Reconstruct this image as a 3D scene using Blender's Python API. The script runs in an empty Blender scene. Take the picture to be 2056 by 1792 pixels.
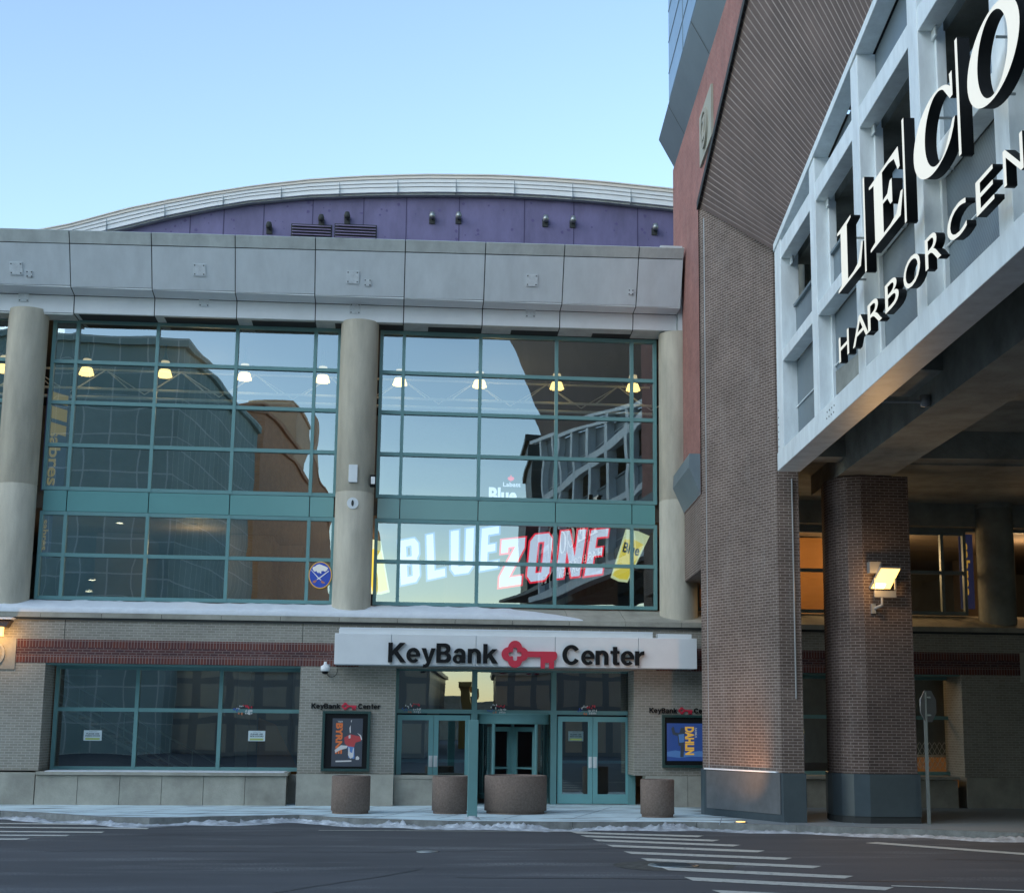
import bpy, bmesh, math, random
from mathutils import Vector, Matrix
random.seed(7)
S = bpy.context.scene
COL = S.collection
R = math.radians

# ---------------------------------------------------------------- camera
CAM_H = 2.25
F, PX, PY = 2920.0, 1098.677, 937.677          # focal length and principal point, in the units of a 2056 px wide picture
YAW, PIT, ROL = .1020375, .1755363, .0093396
cy, sy, cp, sp = math.cos(YAW), math.sin(YAW), math.cos(PIT), math.sin(PIT)
fw = Vector((sy*cp, cy*cp, sp)); r0 = Vector((cy, -sy, 0)); u0 = r0.cross(fw)
rt = math.cos(ROL)*r0 + math.sin(ROL)*u0; up = -math.sin(ROL)*r0 + math.cos(ROL)*u0
cd = bpy.data.cameras.new('camera'); cam = bpy.data.objects.new('camera', cd); COL.objects.link(cam)
cam.matrix_world = Matrix(((rt.x, up.x, -fw.x, 0), (rt.y, up.y, -fw.y, 0), (rt.z, up.z, -fw.z, CAM_H), (0, 0, 0, 1)))
cd.sensor_width = 36; cd.lens = 36*F/2056; cd.shift_x = (1028-PX)/2056; cd.shift_y = (PY-896)/2056
cd.clip_start = .1; cd.clip_end = 3000
S.camera = cam

# ---------------------------------------------------------------- sky, sun, exposure
SUN_EL, SUN_ROT = R(14), R(232)
w = bpy.data.worlds.new('World'); S.world = w; w.use_nodes = True
nt = w.node_tree; bg = nt.nodes['Background']
sk = nt.nodes.new('ShaderNodeTexSky'); sk.sky_type = 'NISHITA'; sk.sun_disc = False
sk.sun_elevation = SUN_EL; sk.sun_rotation = SUN_ROT; sk.air_density = 1.0; sk.dust_density = .35; sk.ozone_density = 1.6; sk.altitude = 100
tn = nt.nodes.new('ShaderNodeVectorMath'); tn.operation = 'MULTIPLY'; tn.inputs[1].default_value = (1.02, .985, .97)   # cold winter air
nt.links.new(sk.outputs[0], tn.inputs[0]); nt.links.new(tn.outputs[0], bg.inputs[0]); bg.inputs[1].default_value = .15
sd = bpy.data.lights.new('sun', 'SUN'); sd.energy = .85; sd.angle = R(75); sd.color = (.92, 1, .97)
so = bpy.data.objects.new('sun', sd); COL.objects.link(so)
sv = Vector((math.sin(SUN_ROT)*math.cos(SUN_EL), math.cos(SUN_ROT)*math.cos(SUN_EL), math.sin(SUN_EL)))
so.rotation_euler = sv.to_track_quat('Z', 'Y').to_euler(); so.location = (-60, -40, 60)
S.view_settings.view_transform = 'Standard'; S.view_settings.look = 'None'
S.view_settings.exposure = 1.45; S.view_settings.gamma = 1
S.cycles.max_bounces = 8; S.cycles.transparent_max_bounces = 12

# ---------------------------------------------------------------- picture point -> point on a real plane of the place
O = Vector((0, 0, CAM_H))
def ray(x, y): return (x-PX)/F*rt - (y-PY)/F*up + fw
def oY(x, y, Y): d = ray(x, y); return O + d*(Y/d.y)
def oZ(x, y, Z): d = ray(x, y); return O + d*((Z-CAM_H)/d.z)
def oP(x, y, p, n): d = ray(x, y); n = Vector(n); return O + d*(n.dot(Vector(p)-O)/n.dot(d))

# ---------------------------------------------------------------- materials
def nodes(m): return m.node_tree.nodes, m.node_tree.links
def mat(name, col, rough=.6, metal=0, var=.0, vscale=1.5, bump=0, bscale=20, streak=0, spec=.5):
    m = bpy.data.materials.new(name); m.use_nodes = True; N, L = nodes(m); b = N['Principled BSDF']
    b.inputs['Roughness'].default_value = rough; b.inputs['Metallic'].default_value = metal
    b.inputs['Specular IOR Level'].default_value = spec
    b.inputs['Base Color'].default_value = (*col, 1)
    tc = N.new('ShaderNodeTexCoord')
    if var or streak:
        n = N.new('ShaderNodeTexNoise'); n.inputs['Scale'].default_value = vscale; n.inputs['Detail'].default_value = 7; n.inputs['Roughness'].default_value = .65
        if streak:
            mp = N.new('ShaderNodeMapping'); mp.inputs['Scale'].default_value = (1, 1, streak); L.new(tc.outputs['Object'], mp.inputs[0]); L.new(mp.outputs[0], n.inputs[0])
        else: L.new(tc.outputs['Object'], n.inputs[0])
        cr = N.new('ShaderNodeMapRange'); cr.inputs[1].default_value = .3; cr.inputs[2].default_value = .7
        cr.inputs[3].default_value = 1-var; cr.inputs[4].default_value = 1+var
        L.new(n.outputs[0], cr.inputs[0])
        mx = N.new('ShaderNodeVectorMath'); mx.operation = 'SCALE'; mx.inputs[0].default_value = col
        L.new(cr.outputs[0], mx.inputs['Scale']); L.new(mx.outputs[0], b.inputs['Base Color'])
    if bump:
        n2 = N.new('ShaderNodeTexNoise'); n2.inputs['Scale'].default_value = bscale; n2.inputs['Detail'].default_value = 5; L.new(tc.outputs['Object'], n2.inputs[0])
        bp = N.new('ShaderNodeBump'); bp.inputs['Strength'].default_value = bump; bp.inputs['Distance'].default_value = .02
        L.new(n2.outputs[0], bp.inputs['Height']); L.new(bp.outputs[0], b.inputs['Normal'])
    return m
def brick(name, c1, c2, mortar, bw=.21, rh=.067, ms=.009, offset=.5, rough=.8, var=.18, dirt=.6):
    m = bpy.data.materials.new(name); m.use_nodes = True; N, L = nodes(m); b = N['Principled BSDF']; b.inputs['Roughness'].default_value = rough
    b.inputs['Specular IOR Level'].default_value = .25
    tc = N.new('ShaderNodeTexCoord'); t = N.new('ShaderNodeTexBrick'); L.new(tc.outputs['UV'], t.inputs['Vector'])
    t.offset = offset; t.inputs['Scale'].default_value = 1; t.inputs['Brick Width'].default_value = bw; t.inputs['Row Height'].default_value = rh
    t.inputs['Mortar Size'].default_value = ms; t.inputs['Mortar Smooth'].default_value = .2; t.inputs['Bias'].default_value = 0
    t.inputs['Color1'].default_value = (*c1, 1); t.inputs['Color2'].default_value = (*c2, 1); t.inputs['Mortar'].default_value = (*mortar, 1)
    n = N.new('ShaderNodeTexNoise'); n.inputs['Scale'].default_value = dirt; n.inputs['Detail'].default_value = 8; n.inputs['Roughness'].default_value = .7; L.new(tc.outputs['Object'], n.inputs[0])
    cr = N.new('ShaderNodeMapRange'); cr.inputs[1].default_value = .3; cr.inputs[2].default_value = .7; cr.inputs[3].default_value = 1-var; cr.inputs[4].default_value = 1+var
    L.new(n.outputs[0], cr.inputs[0])
    mx = N.new('ShaderNodeVectorMath'); mx.operation = 'SCALE'; L.new(t.outputs['Color'], mx.inputs[0]); L.new(cr.outputs[0], mx.inputs['Scale'])
    mpp = N.new('ShaderNodeMapping'); mpp.inputs['Scale'].default_value = (1, 1, .35); L.new(tc.outputs['Object'], mpp.inputs[0])
    ne = N.new('ShaderNodeTexNoise'); ne.inputs['Scale'].default_value = 1.7; ne.inputs['Detail'].default_value = 9; ne.inputs['Roughness'].default_value = .7; L.new(mpp.outputs[0], ne.inputs[0])
    ef = N.new('ShaderNodeMapRange'); ef.inputs[1].default_value = .54; ef.inputs[2].default_value = .78; ef.inputs[4].default_value = .30; L.new(ne.outputs[0], ef.inputs[0])
    me_ = N.new('ShaderNodeMix'); me_.data_type = 'RGBA'; L.new(ef.outputs[0], me_.inputs['Factor']); L.new(mx.outputs[0], me_.inputs['A']); me_.inputs['B'].default_value = (*[.5*c+.17 for c in mortar], 1)
    L.new(me_.outputs['Result'], b.inputs['Base Color'])
    bp = N.new('ShaderNodeBump'); bp.inputs['Strength'].default_value = .5; bp.inputs['Distance'].default_value = .008; bp.invert = True
    L.new(t.outputs['Fac'], bp.inputs['Height']); L.new(bp.outputs[0], b.inputs['Normal'])
    return m
def emis(name, col, st=1.0):
    m = bpy.data.materials.new(name); m.use_nodes = True; N, L = nodes(m); b = N['Principled BSDF']
    b.inputs['Base Color'].default_value = (*[c*.5 for c in col], 1); b.inputs['Emission Color'].default_value = (*col, 1); b.inputs['Emission Strength'].default_value = st*(.9 if st > 1.5 else .36)
    return m
def glass(name, tint=(.55, .68, .68), fac=.5, gcol=(.85, .95, .97), rough=0, wob=0):
    m = bpy.data.materials.new(name); m.use_nodes = True; N, L = nodes(m); out = N['Material Output']; N.remove(N['Principled BSDF'])
    tr = N.new('ShaderNodeBsdfTransparent'); tr.inputs[0].default_value = (*tint, 1)
    gl = N.new('ShaderNodeBsdfGlossy'); gl.inputs[0].default_value = (*gcol, 1); gl.inputs['Roughness'].default_value = rough
    mx = N.new('ShaderNodeMixShader'); lw = N.new('ShaderNodeLayerWeight'); lw.inputs[0].default_value = .25
    mr = N.new('ShaderNodeMapRange'); mr.inputs[3].default_value = fac; mr.inputs[4].default_value = min(1, fac+.5); L.new(lw.outputs['Facing'], mr.inputs[0]); mr.inputs[1].default_value = .3
    L.new(mr.outputs[0], mx.inputs[0]); L.new(tr.outputs[0], mx.inputs[1]); L.new(gl.outputs[0], mx.inputs[2]); L.new(mx.outputs[0], out.inputs[0])
    return m
M = {}
M['pale_brick'] = brick('pale_brick', (.26, .245, .205), (.32, .30, .255), (.42, .40, .35), var=.12)
M['red_band'] = brick('red_band', (.12, .045, .04), (.07, .035, .04), (.20, .15, .14), var=.2)
M['soldier'] = brick('soldier', (.10, .04, .04), (.16, .05, .035), (.24, .18, .17), bw=.078, rh=.205, ms=.009, offset=0)
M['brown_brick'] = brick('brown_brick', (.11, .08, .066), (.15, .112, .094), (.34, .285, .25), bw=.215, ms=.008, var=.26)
M['shaded_brick'] = brick('shaded_brick', (.078, .055, .047), (.11, .078, .066), (.24, .20, .18), bw=.215, ms=.008, var=.3)  # brown brick darkened: shade under the deck put into its colour
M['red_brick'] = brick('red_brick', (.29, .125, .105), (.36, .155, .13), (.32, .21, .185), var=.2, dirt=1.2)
M['concrete'] = mat('concrete', (.49, .455, .365), .75, var=.2, vscale=2.6, bump=.3, bscale=30, streak=.2)
M['stone'] = mat('stone', (.36, .345, .29), .8, var=.28, vscale=1.3, bump=.3, bscale=25)
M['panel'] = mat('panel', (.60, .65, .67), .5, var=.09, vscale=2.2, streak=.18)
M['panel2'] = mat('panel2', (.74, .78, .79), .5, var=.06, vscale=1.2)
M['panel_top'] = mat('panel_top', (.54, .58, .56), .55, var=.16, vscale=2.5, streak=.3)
M['joint'] = mat('joint', (.035, .04, .04), .8)
M['teal'] = mat('teal_frame', (.14, .30, .30), .45, var=.06)
M['spandrel'] = mat('spandrel', (.13, .33, .32), .22, var=.05, vscale=.6, spec=.7)
M['teal_door'] = mat('teal_door', (.17, .40, .41), .4, var=.05)
M['glass'] = glass('glass', fac=.30, gcol=(.80, .92, .95))
M['glass_low'] = glass('glass_low', tint=(.55, .66, .68), fac=.24)
M['glass_dim'] = glass('glass_dim', tint=(.75, .78, .75), fac=.12)
M['purple'] = mat('purple_panel', (.15, .135, .262), .6, var=.22, vscale=1.2, streak=.4)
M['white_metal'] = mat('white_metal', (.80, .82, .82), .45, var=.04)
M['cap_metal'] = mat('cap_metal', (.80, .74, .66), .4)  # cream tone carries the warm sun on the roof edge in its colour
M['steel'] = mat('steel_paint', (.76, .82, .83), .45, var=.14, vscale=3, streak=.3)
M['mesh'] = mat('mesh_panel', (.19, .24, .27), .4, metal=.4, var=.08)
M['grey_metal'] = mat('grey_metal', (.17, .22, .245), .5, metal=.3, var=.08, vscale=.8)
M['dark_clad'] = mat('dark_cladding', (.075, .10, .115), .32, metal=.35, var=.12, vscale=2)
M['clad_light'] = mat('clad_light', (.20, .21, .22), .3, metal=.5, var=.15, vscale=3)
M['slab'] = mat('slab_concrete', (.26, .27, .24), .85, var=.35, vscale=1.1, bump=.6, bscale=9)
M['dark'] = mat('dark_interior', (.05, .055, .06), .9)
M['black'] = mat('black_paint', (.012, .013, .014), .6, spec=.15)
M['asphalt'] = None
M['line'] = None
M['dirty_snow'] = mat('dirty_snow', (.50, .53, .56), .7, var=.5, vscale=3.5, bump=1.0, bscale=16)
M['curb'] = mat('curb_stone', (.20, .21, .20), .85, var=.3, vscale=4, bump=.6, bscale=18)
M['agg'] = mat('aggregate', (.20, .148, .12), .9, var=.28, vscale=24, bump=.6, bscale=55)
M['snow'] = mat('snow', (.78, .82, .86), .6, var=.05, vscale=6, bump=.5, bscale=14)
M['interior'] = mat('interior_wall', (.16, .13, .10), .8, var=.1)
M['int_grey'] = mat('interior_grey', (.16, .17, .17), .8, var=.15)
M['floor'] = mat('interior_floor', (.12, .12, .12), .4)
M['white'] = mat('white_paint', (.75, .75, .73), .5)
M['red'] = mat('red_paint', (.62, .025, .06), .4)
M['rail'] = mat('rail_metal', (.30, .33, .33), .35, metal=.6)
M['lamp_grey'] = mat('lamp_grey', (.35, .36, .36), .4, metal=.3)
M['yellow'] = mat('yellow_vinyl', (.75, .36, .06), .5)
M['blue'] = mat('blue_vinyl', (.03, .07, .30), .5)
M['paper'] = mat('paper', (.62, .72, .74), .6)
M['ink'] = mat('ink', (.03, .07, .09), .6)
M['green'] = mat('green_print', (.42, .52, .14), .6)
M['lamp_on'] = emis('lamp_on', (1, .62, .20), 1.9)
M['lamp_dim'] = emis('lamp_dim', (1, .72, .42), 1.2)
M['flood_on'] = emis('flood_on', (1, .56, .13), 1.6)
M['flood_core'] = emis('flood_core', (1, .75, .35), 6)
M['down_on'] = emis('down_on', (1, .85, .6), 12)
M['cream_lit'] = emis('cream_lit', (.95, .93, .82), .62)
M['led_white'] = emis('led_white', (.75, .76, .95), 1.35)
M['led_blue'] = emis('led_blue', (.20, .34, .75), 0.75)
M['led_red'] = emis('led_red', (1, .02, .05), 1.35)
M['led_yellow'] = emis('led_yellow', (.95, .68, .08), 1.20)
M['led_cream'] = emis('led_cream', (.85, .85, .5), 1.05)
M['sticker_blue'] = emis('sticker_blue', (.03, .09, .55), .25)
M['sticker_white'] = emis('sticker_white', (.8, .85, .85), .35)
M['sticker_gold'] = emis('sticker_gold', (.85, .50, .08), .3)
M['poster_dark'] = emis('poster_dark', (.045, .06, .085), 0.33)
M['poster_orange'] = emis('poster_orange', (.62, .17, .05), 0.33)
M['poster_red'] = emis('poster_red', (.42, .06, .07), 0.30)
M['poster_white'] = emis('poster_white', (.5, .55, .6), 0.36)
M['poster_blue'] = emis('poster_blue', (.03, .08, .30), 0.36)
M['poster_gold'] = emis('poster_gold', (.85, .48, .07), 0.42)
M['st_red'] = mat('sticker_red', (.7, .05, .08), .5); M['st_white'] = mat('sticker_pale', (.7, .72, .72), .5); M['st_blue'] = mat('sticker_navy', (.05, .12, .5), .5); M['st_orange'] = mat('sticker_orange', (.7, .25, .12), .5)
M['poster_skyb'] = emis('poster_skyb', (.08, .2, .48), 0.36)

def asphalt():
    m = bpy.data.materials.new('asphalt'); m.use_nodes = True; N, L = nodes(m); b = N['Principled BSDF']; b.inputs['Roughness'].default_value = .75
    tc = N.new('ShaderNodeTexCoord')
    def noise(sc, stretch=None, det=6):
        n = N.new('ShaderNodeTexNoise'); n.inputs['Scale'].default_value = sc; n.inputs['Detail'].default_value = det; n.inputs['Roughness'].default_value = .6
        if stretch:
            mp = N.new('ShaderNodeMapping'); mp.inputs['Scale'].default_value = stretch; L.new(tc.outputs['Object'], mp.inputs[0]); L.new(mp.outputs[0], n.inputs[0])
        else: L.new(tc.outputs['Object'], n.inputs[0])
        return n
    big = noise(.35, (.35, 1, 1)); fine = noise(60, None, 2); salt = noise(.55, (.35, 1.6, 1), 10); grain = noise(25, None, 3)
    c1 = N.new('ShaderNodeMapRange'); c1.inputs[1].default_value = .3; c1.inputs[2].default_value = .7; c1.inputs[3].default_value = .060; c1.inputs[4].default_value = .098; L.new(big.outputs[0], c1.inputs[0])
    c2 = N.new('ShaderNodeMapRange'); c2.inputs[1].default_value = .3; c2.inputs[2].default_value = .7; c2.inputs[3].default_value = .75; c2.inputs[4].default_value = 1.3; L.new(fine.outputs[0], c2.inputs[0])
    mu = N.new('ShaderNodeMath'); mu.operation = 'MULTIPLY'; L.new(c1.outputs[0], mu.inputs[0]); L.new(c2.outputs[0], mu.inputs[1])
    s1 = N.new('ShaderNodeMapRange'); s1.inputs[1].default_value = .53; s1.inputs[2].default_value = .72; L.new(salt.outputs[0], s1.inputs[0])
    s2 = N.new('ShaderNodeMapRange'); s2.inputs[1].default_value = .42; s2.inputs[2].default_value = .62; L.new(grain.outputs[0], s2.inputs[0])
    sm = N.new('ShaderNodeMath'); sm.operation = 'MULTIPLY'; L.new(s1.outputs[0], sm.inputs[0]); L.new(s2.outputs[0], sm.inputs[1])
    mx = N.new('ShaderNodeMix'); mx.data_type = 'RGBA'; L.new(sm.outputs[0], mx.inputs['Factor'])
    cb = N.new('ShaderNodeCombineColor'); L.new(mu.outputs[0], cb.inputs[0])
    g = N.new('ShaderNodeMath'); g.operation = 'MULTIPLY'; g.inputs[1].default_value = 1.03; L.new(mu.outputs[0], g.inputs[0]); L.new(g.outputs[0], cb.inputs[1])
    g2 = N.new('ShaderNodeMath'); g2.operation = 'MULTIPLY'; g2.inputs[1].default_value = 1.1; L.new(mu.outputs[0], g2.inputs[0]); L.new(g2.outputs[0], cb.inputs[2])
    L.new(cb.outputs[0], mx.inputs['A']); mx.inputs['B'].default_value = (.30, .31, .31, 1); L.new(mx.outputs['Result'], b.inputs['Base Color'])
    bp = N.new('ShaderNodeBump'); bp.inputs['Strength'].default_value = .35; bp.inputs['Distance'].default_value = .01; L.new(fine.outputs[0], bp.inputs['Height']); L.new(bp.outputs[0], b.inputs['Normal'])
    return m
M['asphalt'] = asphalt()
def worn_paint():
    m = M['asphalt'].copy(); m.name = 'road_paint'; N, L = nodes(m); b = N['Principled BSDF']; src = b.inputs['Base Color'].links[0].from_socket
    tc = N.new('ShaderNodeTexCoord'); n = N.new('ShaderNodeTexNoise'); n.inputs['Scale'].default_value = 7; n.inputs['Detail'].default_value = 9; n.inputs['Roughness'].default_value = .75; L.new(tc.outputs['Object'], n.inputs[0])
    f = N.new('ShaderNodeMapRange'); f.inputs[1].default_value = .36; f.inputs[2].default_value = .47; f.inputs[3].default_value = .4; L.new(n.outputs[0], f.inputs[0])
    mx = N.new('ShaderNodeMix'); mx.data_type = 'RGBA'; L.new(f.outputs[0], mx.inputs['Factor']); L.new(src, mx.inputs['A']); mx.inputs['B'].default_value = (.60, .585, .52, 1); L.new(mx.outputs['Result'], b.inputs['Base Color'])
    return m
M['line'] = worn_paint()
def mesh_mat():
    m = M['mesh']; N, L = nodes(m); b = N['Principled BSDF']; src = b.inputs['Base Color'].links[0].from_socket
    tc = N.new('ShaderNodeTexCoord'); wv = N.new('ShaderNodeTexWave'); wv.inputs['Scale'].default_value = 7; wv.bands_direction = 'DIAGONAL'; L.new(tc.outputs['UV'], wv.inputs[0])
    mr = N.new('ShaderNodeMapRange'); mr.inputs[3].default_value = .72; mr.inputs[4].default_value = 1.25; L.new(wv.outputs['Fac'], mr.inputs[0])
    v = N.new('ShaderNodeVectorMath'); v.operation = 'SCALE'; L.new(src, v.inputs[0]); L.new(mr.outputs[0], v.inputs['Scale']); L.new(v.outputs[0], b.inputs['Base Color'])
mesh_mat()
def sidewalk_mat():
    m = bpy.data.materials.new('sidewalk_snow'); m.use_nodes = True; N, L = nodes(m); b = N['Principled BSDF']; b.inputs['Roughness'].default_value = .7
    tc = N.new('ShaderNodeTexCoord'); sx = N.new('ShaderNodeSeparateXYZ'); L.new(tc.outputs['Object'], sx.inputs[0])
    mp = N.new('ShaderNodeMapping'); mp.inputs['Scale'].default_value = (.5, 1.8, 1); L.new(tc.outputs['Object'], mp.inputs[0])
    n = N.new('ShaderNodeTexNoise'); n.inputs['Scale'].default_value = 1.1; n.inputs['Detail'].default_value = 9; n.inputs['Roughness'].default_value = .62; L.new(mp.outputs[0], n.inputs[0])
    cover = N.new('ShaderNodeMapRange'); cover.inputs[1].default_value = 7.2; cover.inputs[2].default_value = 9.0; cover.inputs[3].default_value = .17; cover.inputs[4].default_value = -.26; L.new(sx.outputs[0], cover.inputs[0])
    ad = N.new('ShaderNodeMath'); L.new(n.outputs[0], ad.inputs[0]); L.new(cover.outputs[0], ad.inputs[1])
    f = N.new('ShaderNodeMapRange'); f.inputs[1].default_value = .50; f.inputs[2].default_value = .66; L.new(ad.outputs[0], f.inputs[0])
    mx = N.new('ShaderNodeMix'); mx.data_type = 'RGBA'; L.new(f.outputs[0], mx.inputs['Factor']); mx.inputs['A'].default_value = (.24, .27, .28, 1)
    n3 = N.new('ShaderNodeTexNoise'); n3.inputs['Scale'].default_value = 3; n3.inputs['Detail'].default_value = 8; L.new(mp.outputs[0], n3.inputs[0])
    sc = N.new('ShaderNodeMapRange'); sc.inputs[1].default_value = .35; sc.inputs[2].default_value = .65; sc.inputs[3].default_value = .72; sc.inputs[4].default_value = .93; L.new(n3.outputs[0], sc.inputs[0])
    vs = N.new('ShaderNodeVectorMath'); vs.operation = 'SCALE'; vs.inputs[0].default_value = (.86, 1.04, 1.08); L.new(sc.outputs[0], vs.inputs['Scale']); L.new(vs.outputs[0], mx.inputs['B'])
    L.new(mx.outputs['Result'], b.inputs['Base Color'])
    n2 = N.new('ShaderNodeTexNoise'); n2.inputs['Scale'].default_value = 9; n2.inputs['Detail'].default_value = 6; L.new(tc.outputs['Object'], n2.inputs[0])
    bp = N.new('ShaderNodeBump'); bp.inputs['Strength'].default_value = .4; bp.inputs['Distance'].default_value = .03; L.new(n2.outputs[0], bp.inputs['Height']); L.new(bp.outputs[0], b.inputs['Normal'])
    return m
M['sidewalk'] = sidewalk_mat()

# ---------------------------------------------------------------- mesh helpers
class MB:
    def __init__(s): s.v = []; s.f = []; s.m = []; s.sm = []
    def add(s, vs, fs, mi=0, smooth=False):
        k = len(s.v); s.v += [Vector(a) for a in vs]
        for f in fs: s.f.append([i+k for i in f]); s.m.append(mi); s.sm.append(smooth)
        return s
    def obox(s, o, a, b, c, mi=0):
        o, a, b, c = Vector(o), Vector(a), Vector(b), Vector(c)
        if a.cross(b).dot(c) < 0: o = o+a; a = -a
        vs = [o, o+a, o+a+b, o+b, o+c, o+a+c, o+a+b+c, o+b+c]
        return s.add(vs, [(0, 3, 2, 1), (4, 5, 6, 7), (0, 1, 5, 4), (1, 2, 6, 5), (2, 3, 7, 6), (3, 0, 4, 7)], mi)
    def box(s, x0, x1, y0, y1, z0, z1, mi=0): return s.obox((x0, y0, z0), (x1-x0, 0, 0), (0, y1-y0, 0), (0, 0, z1-z0), mi)
    def quad(s, a, b, c, d, mi=0): return s.add([a, b, c, d], [(0, 1, 2, 3)], mi)
    def prism(s, pts, z0, z1, mi=0, capm=None):
        n = len(pts); ar = sum(pts[i][0]*pts[(i+1) % n][1]-pts[(i+1) % n][0]*pts[i][1] for i in range(n))
        if ar < 0: pts = pts[::-1]; z1 = z1[::-1] if isinstance(z1, list) else z1; z0 = z0[::-1] if isinstance(z0, list) else z0
        za = z0 if isinstance(z0, list) else [z0]*n; zb = z1 if isinstance(z1, list) else [z1]*n
        vs = [(p[0], p[1], za[i]) for i, p in enumerate(pts)]+[(p[0], p[1], zb[i]) for i, p in enumerate(pts)]
        s.add(vs, [(i, (i+1) % n, n+(i+1) % n, n+i) for i in range(n)], mi)
        return s.add(vs, [tuple(range(n))[::-1], tuple(range(n, 2*n))], mi if capm is None else capm)
    def extrude_x(s, prof, x0, x1, mi=0):            # prof: list of (y,z) closed polygon
        n = len(prof); vs = [(x0, y, z) for y, z in prof]+[(x1, y, z) for y, z in prof]
        return s.add(vs, [(i, (i+1) % n, n+(i+1) % n, n+i) for i in range(n)]+[tuple(range(n))[::-1], tuple(range(n, 2*n))], mi)
    def tube(s, p, q, r, n=8, mi=0, r2=None):
        p, q = Vector(p), Vector(q); d = (q-p).normalized(); a = d.orthogonal().normalized(); b = d.cross(a); r2 = r if r2 is None else r2
        vs = [p+(a*math.cos(t)+b*math.sin(t))*r for t in [2*math.pi*i/n for i in range(n)]]+[q+(a*math.cos(t)+b*math.sin(t))*r2 for t in [2*math.pi*i/n for i in range(n)]]
        s.add(vs, [(i, (i+1) % n, n+(i+1) % n, n+i) for i in range(n)], mi, n > 8)
        return s.add(vs, [tuple(range(n))[::-1], tuple(range(n, 2*n))], mi)
    def lathe(s, prof, c, n=24, mi=0, smooth=True):   # prof: (r,z) bottom to top
        k = len(prof); vs = []
        for r, z in prof: vs += [(c[0]+r*math.cos(2*math.pi*i/n), c[1]+r*math.sin(2*math.pi*i/n), c[2]+z) for i in range(n)]
        return s.add(vs, [(j*n+i, j*n+(i+1) % n, (j+1)*n+(i+1) % n, (j+1)*n+i) for j in range(k-1) for i in range(n)], mi, smooth)
    def build(s, name, mats, parent=None, bevel=0):
        me = bpy.data.meshes.new(name); me.from_pydata([tuple(v) for v in s.v], [], s.f)
        ms = mats if isinstance(mats, (list, tuple)) else [mats]
        for x in ms: me.materials.append(M[x] if isinstance(x, str) else x)
        for p, mi, sm in zip(me.polygons, s.m, s.sm): p.material_index = mi; p.use_smooth = sm
        uv = me.uv_layers.new(name='UVMap')
        for p in me.polygons:
            nn = p.normal
            if abs(nn.z) > .8: fu = lambda c: (c.x, c.y)
            else:
                t = Vector((-nn.y, nn.x, 0)).normalized(); fu = lambda c, t=t: (c.dot(t), c.z)
            for li in p.loop_indices: uv.data[li].uv = fu(me.vertices[me.loops[li].vertex_index].co)
        o = bpy.data.objects.new(name, me); COL.objects.link(o)
        if parent: o.parent = parent
        if bevel:
            bv = o.modifiers.new('bevel', 'BEVEL'); bv.width = bevel; bv.segments = 2; bv.limit_method = 'ANGLE'
        return o
def tag(o, label=None, cat=None, group=None, kind=None):
    if label: o['label'] = label
    if cat: o['category'] = cat
    if group: o['group'] = group
    if kind: o['kind'] = kind
    return o
def thing(name, label, cat, loc=(0, 0, 0), group=None):
    o = bpy.data.objects.new(name, None); COL.objects.link(o); o.location = loc; o.empty_display_size = .3
    return tag(o, label, cat, group)
def setparent(o, p):          # keep world coordinates although the empty sits at the thing's base
    o.parent = p; o.matrix_parent_inverse = Matrix.Translation(-Vector(p.location)); return o
_b = MB.build
def build(s, name, mats, parent=None, bevel=0):
    o = _b(s, name, mats, None, bevel)
    if parent is not None:
        pl = Vector((0, 0, 0)); q = parent
        while q is not None: pl += Vector(q.location); q = q.parent
        o.data.transform(Matrix.Translation(-pl)); o.parent = parent
    return o
MB.build = build
def worldloc(q):
    pl = Vector((0, 0, 0))
    while q is not None: pl += Vector(q.location); q = q.parent
    return pl
def frame(origin, xd, yd, zd):
    xd, yd, zd = Vector(xd).normalized(), Vector(yd).normalized(), Vector(zd).normalized()
    return Matrix(((xd.x, yd.x, zd.x, origin[0]), (xd.y, yd.y, zd.y, origin[1]), (xd.z, yd.z, zd.z, origin[2]), (0, 0, 0, 1)))
def FR(x, y, z): return frame((x, y, z), (1, 0, 0), (0, 0, 1), (0, -1, 0))      # a plane facing the street
def from_curve(cu, name, mtx, mats, parent=None, fit=None):
    tmp = bpy.data.objects.new('tmp', cu); COL.objects.link(tmp)
    dg = bpy.context.evaluated_depsgraph_get(); me = bpy.data.meshes.new_from_object(tmp.evaluated_get(dg)); me.name = name
    bpy.data.objects.remove(tmp); bpy.data.curves.remove(cu)
    me.materials.clear()
    for x in mats: me.materials.append(M[x] if isinstance(x, str) else x)
    if fit:
        x0, x1, y0, y1 = fit; xs = [v.co.x for v in me.vertices]; ys = [v.co.y for v in me.vertices]
        ax, bx, ay, by = min(xs), max(xs), min(ys), max(ys)
        for v in me.vertices:
            v.co.x = x0+(v.co.x-ax)/(bx-ax)*(x1-x0); v.co.y = y0+(v.co.y-ay)/(by-ay)*(y1-y0)
    for p in me.polygons: p.material_index = 0 if (abs(p.normal.z) > .7 or len(mats) == 1) else 1
    me.transform(mtx)
    o = bpy.data.objects.new(name, me); COL.objects.link(o)
    if parent is not None: me.transform(Matrix.Translation(-worldloc(parent))); o.parent = parent
    return o
def text(body, name, mtx, mats, fit, depth=.02, bold=0, parent=None, res=4, shear=0, space=1):
    cu = bpy.data.curves.new(name, 'FONT'); cu.body = body; cu.size = 1; cu.offset = bold; cu.extrude = depth/2; cu.resolution_u = res; cu.shear = shear; cu.space_character = space
    return from_curve(cu, name, mtx, mats, parent, fit)
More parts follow.
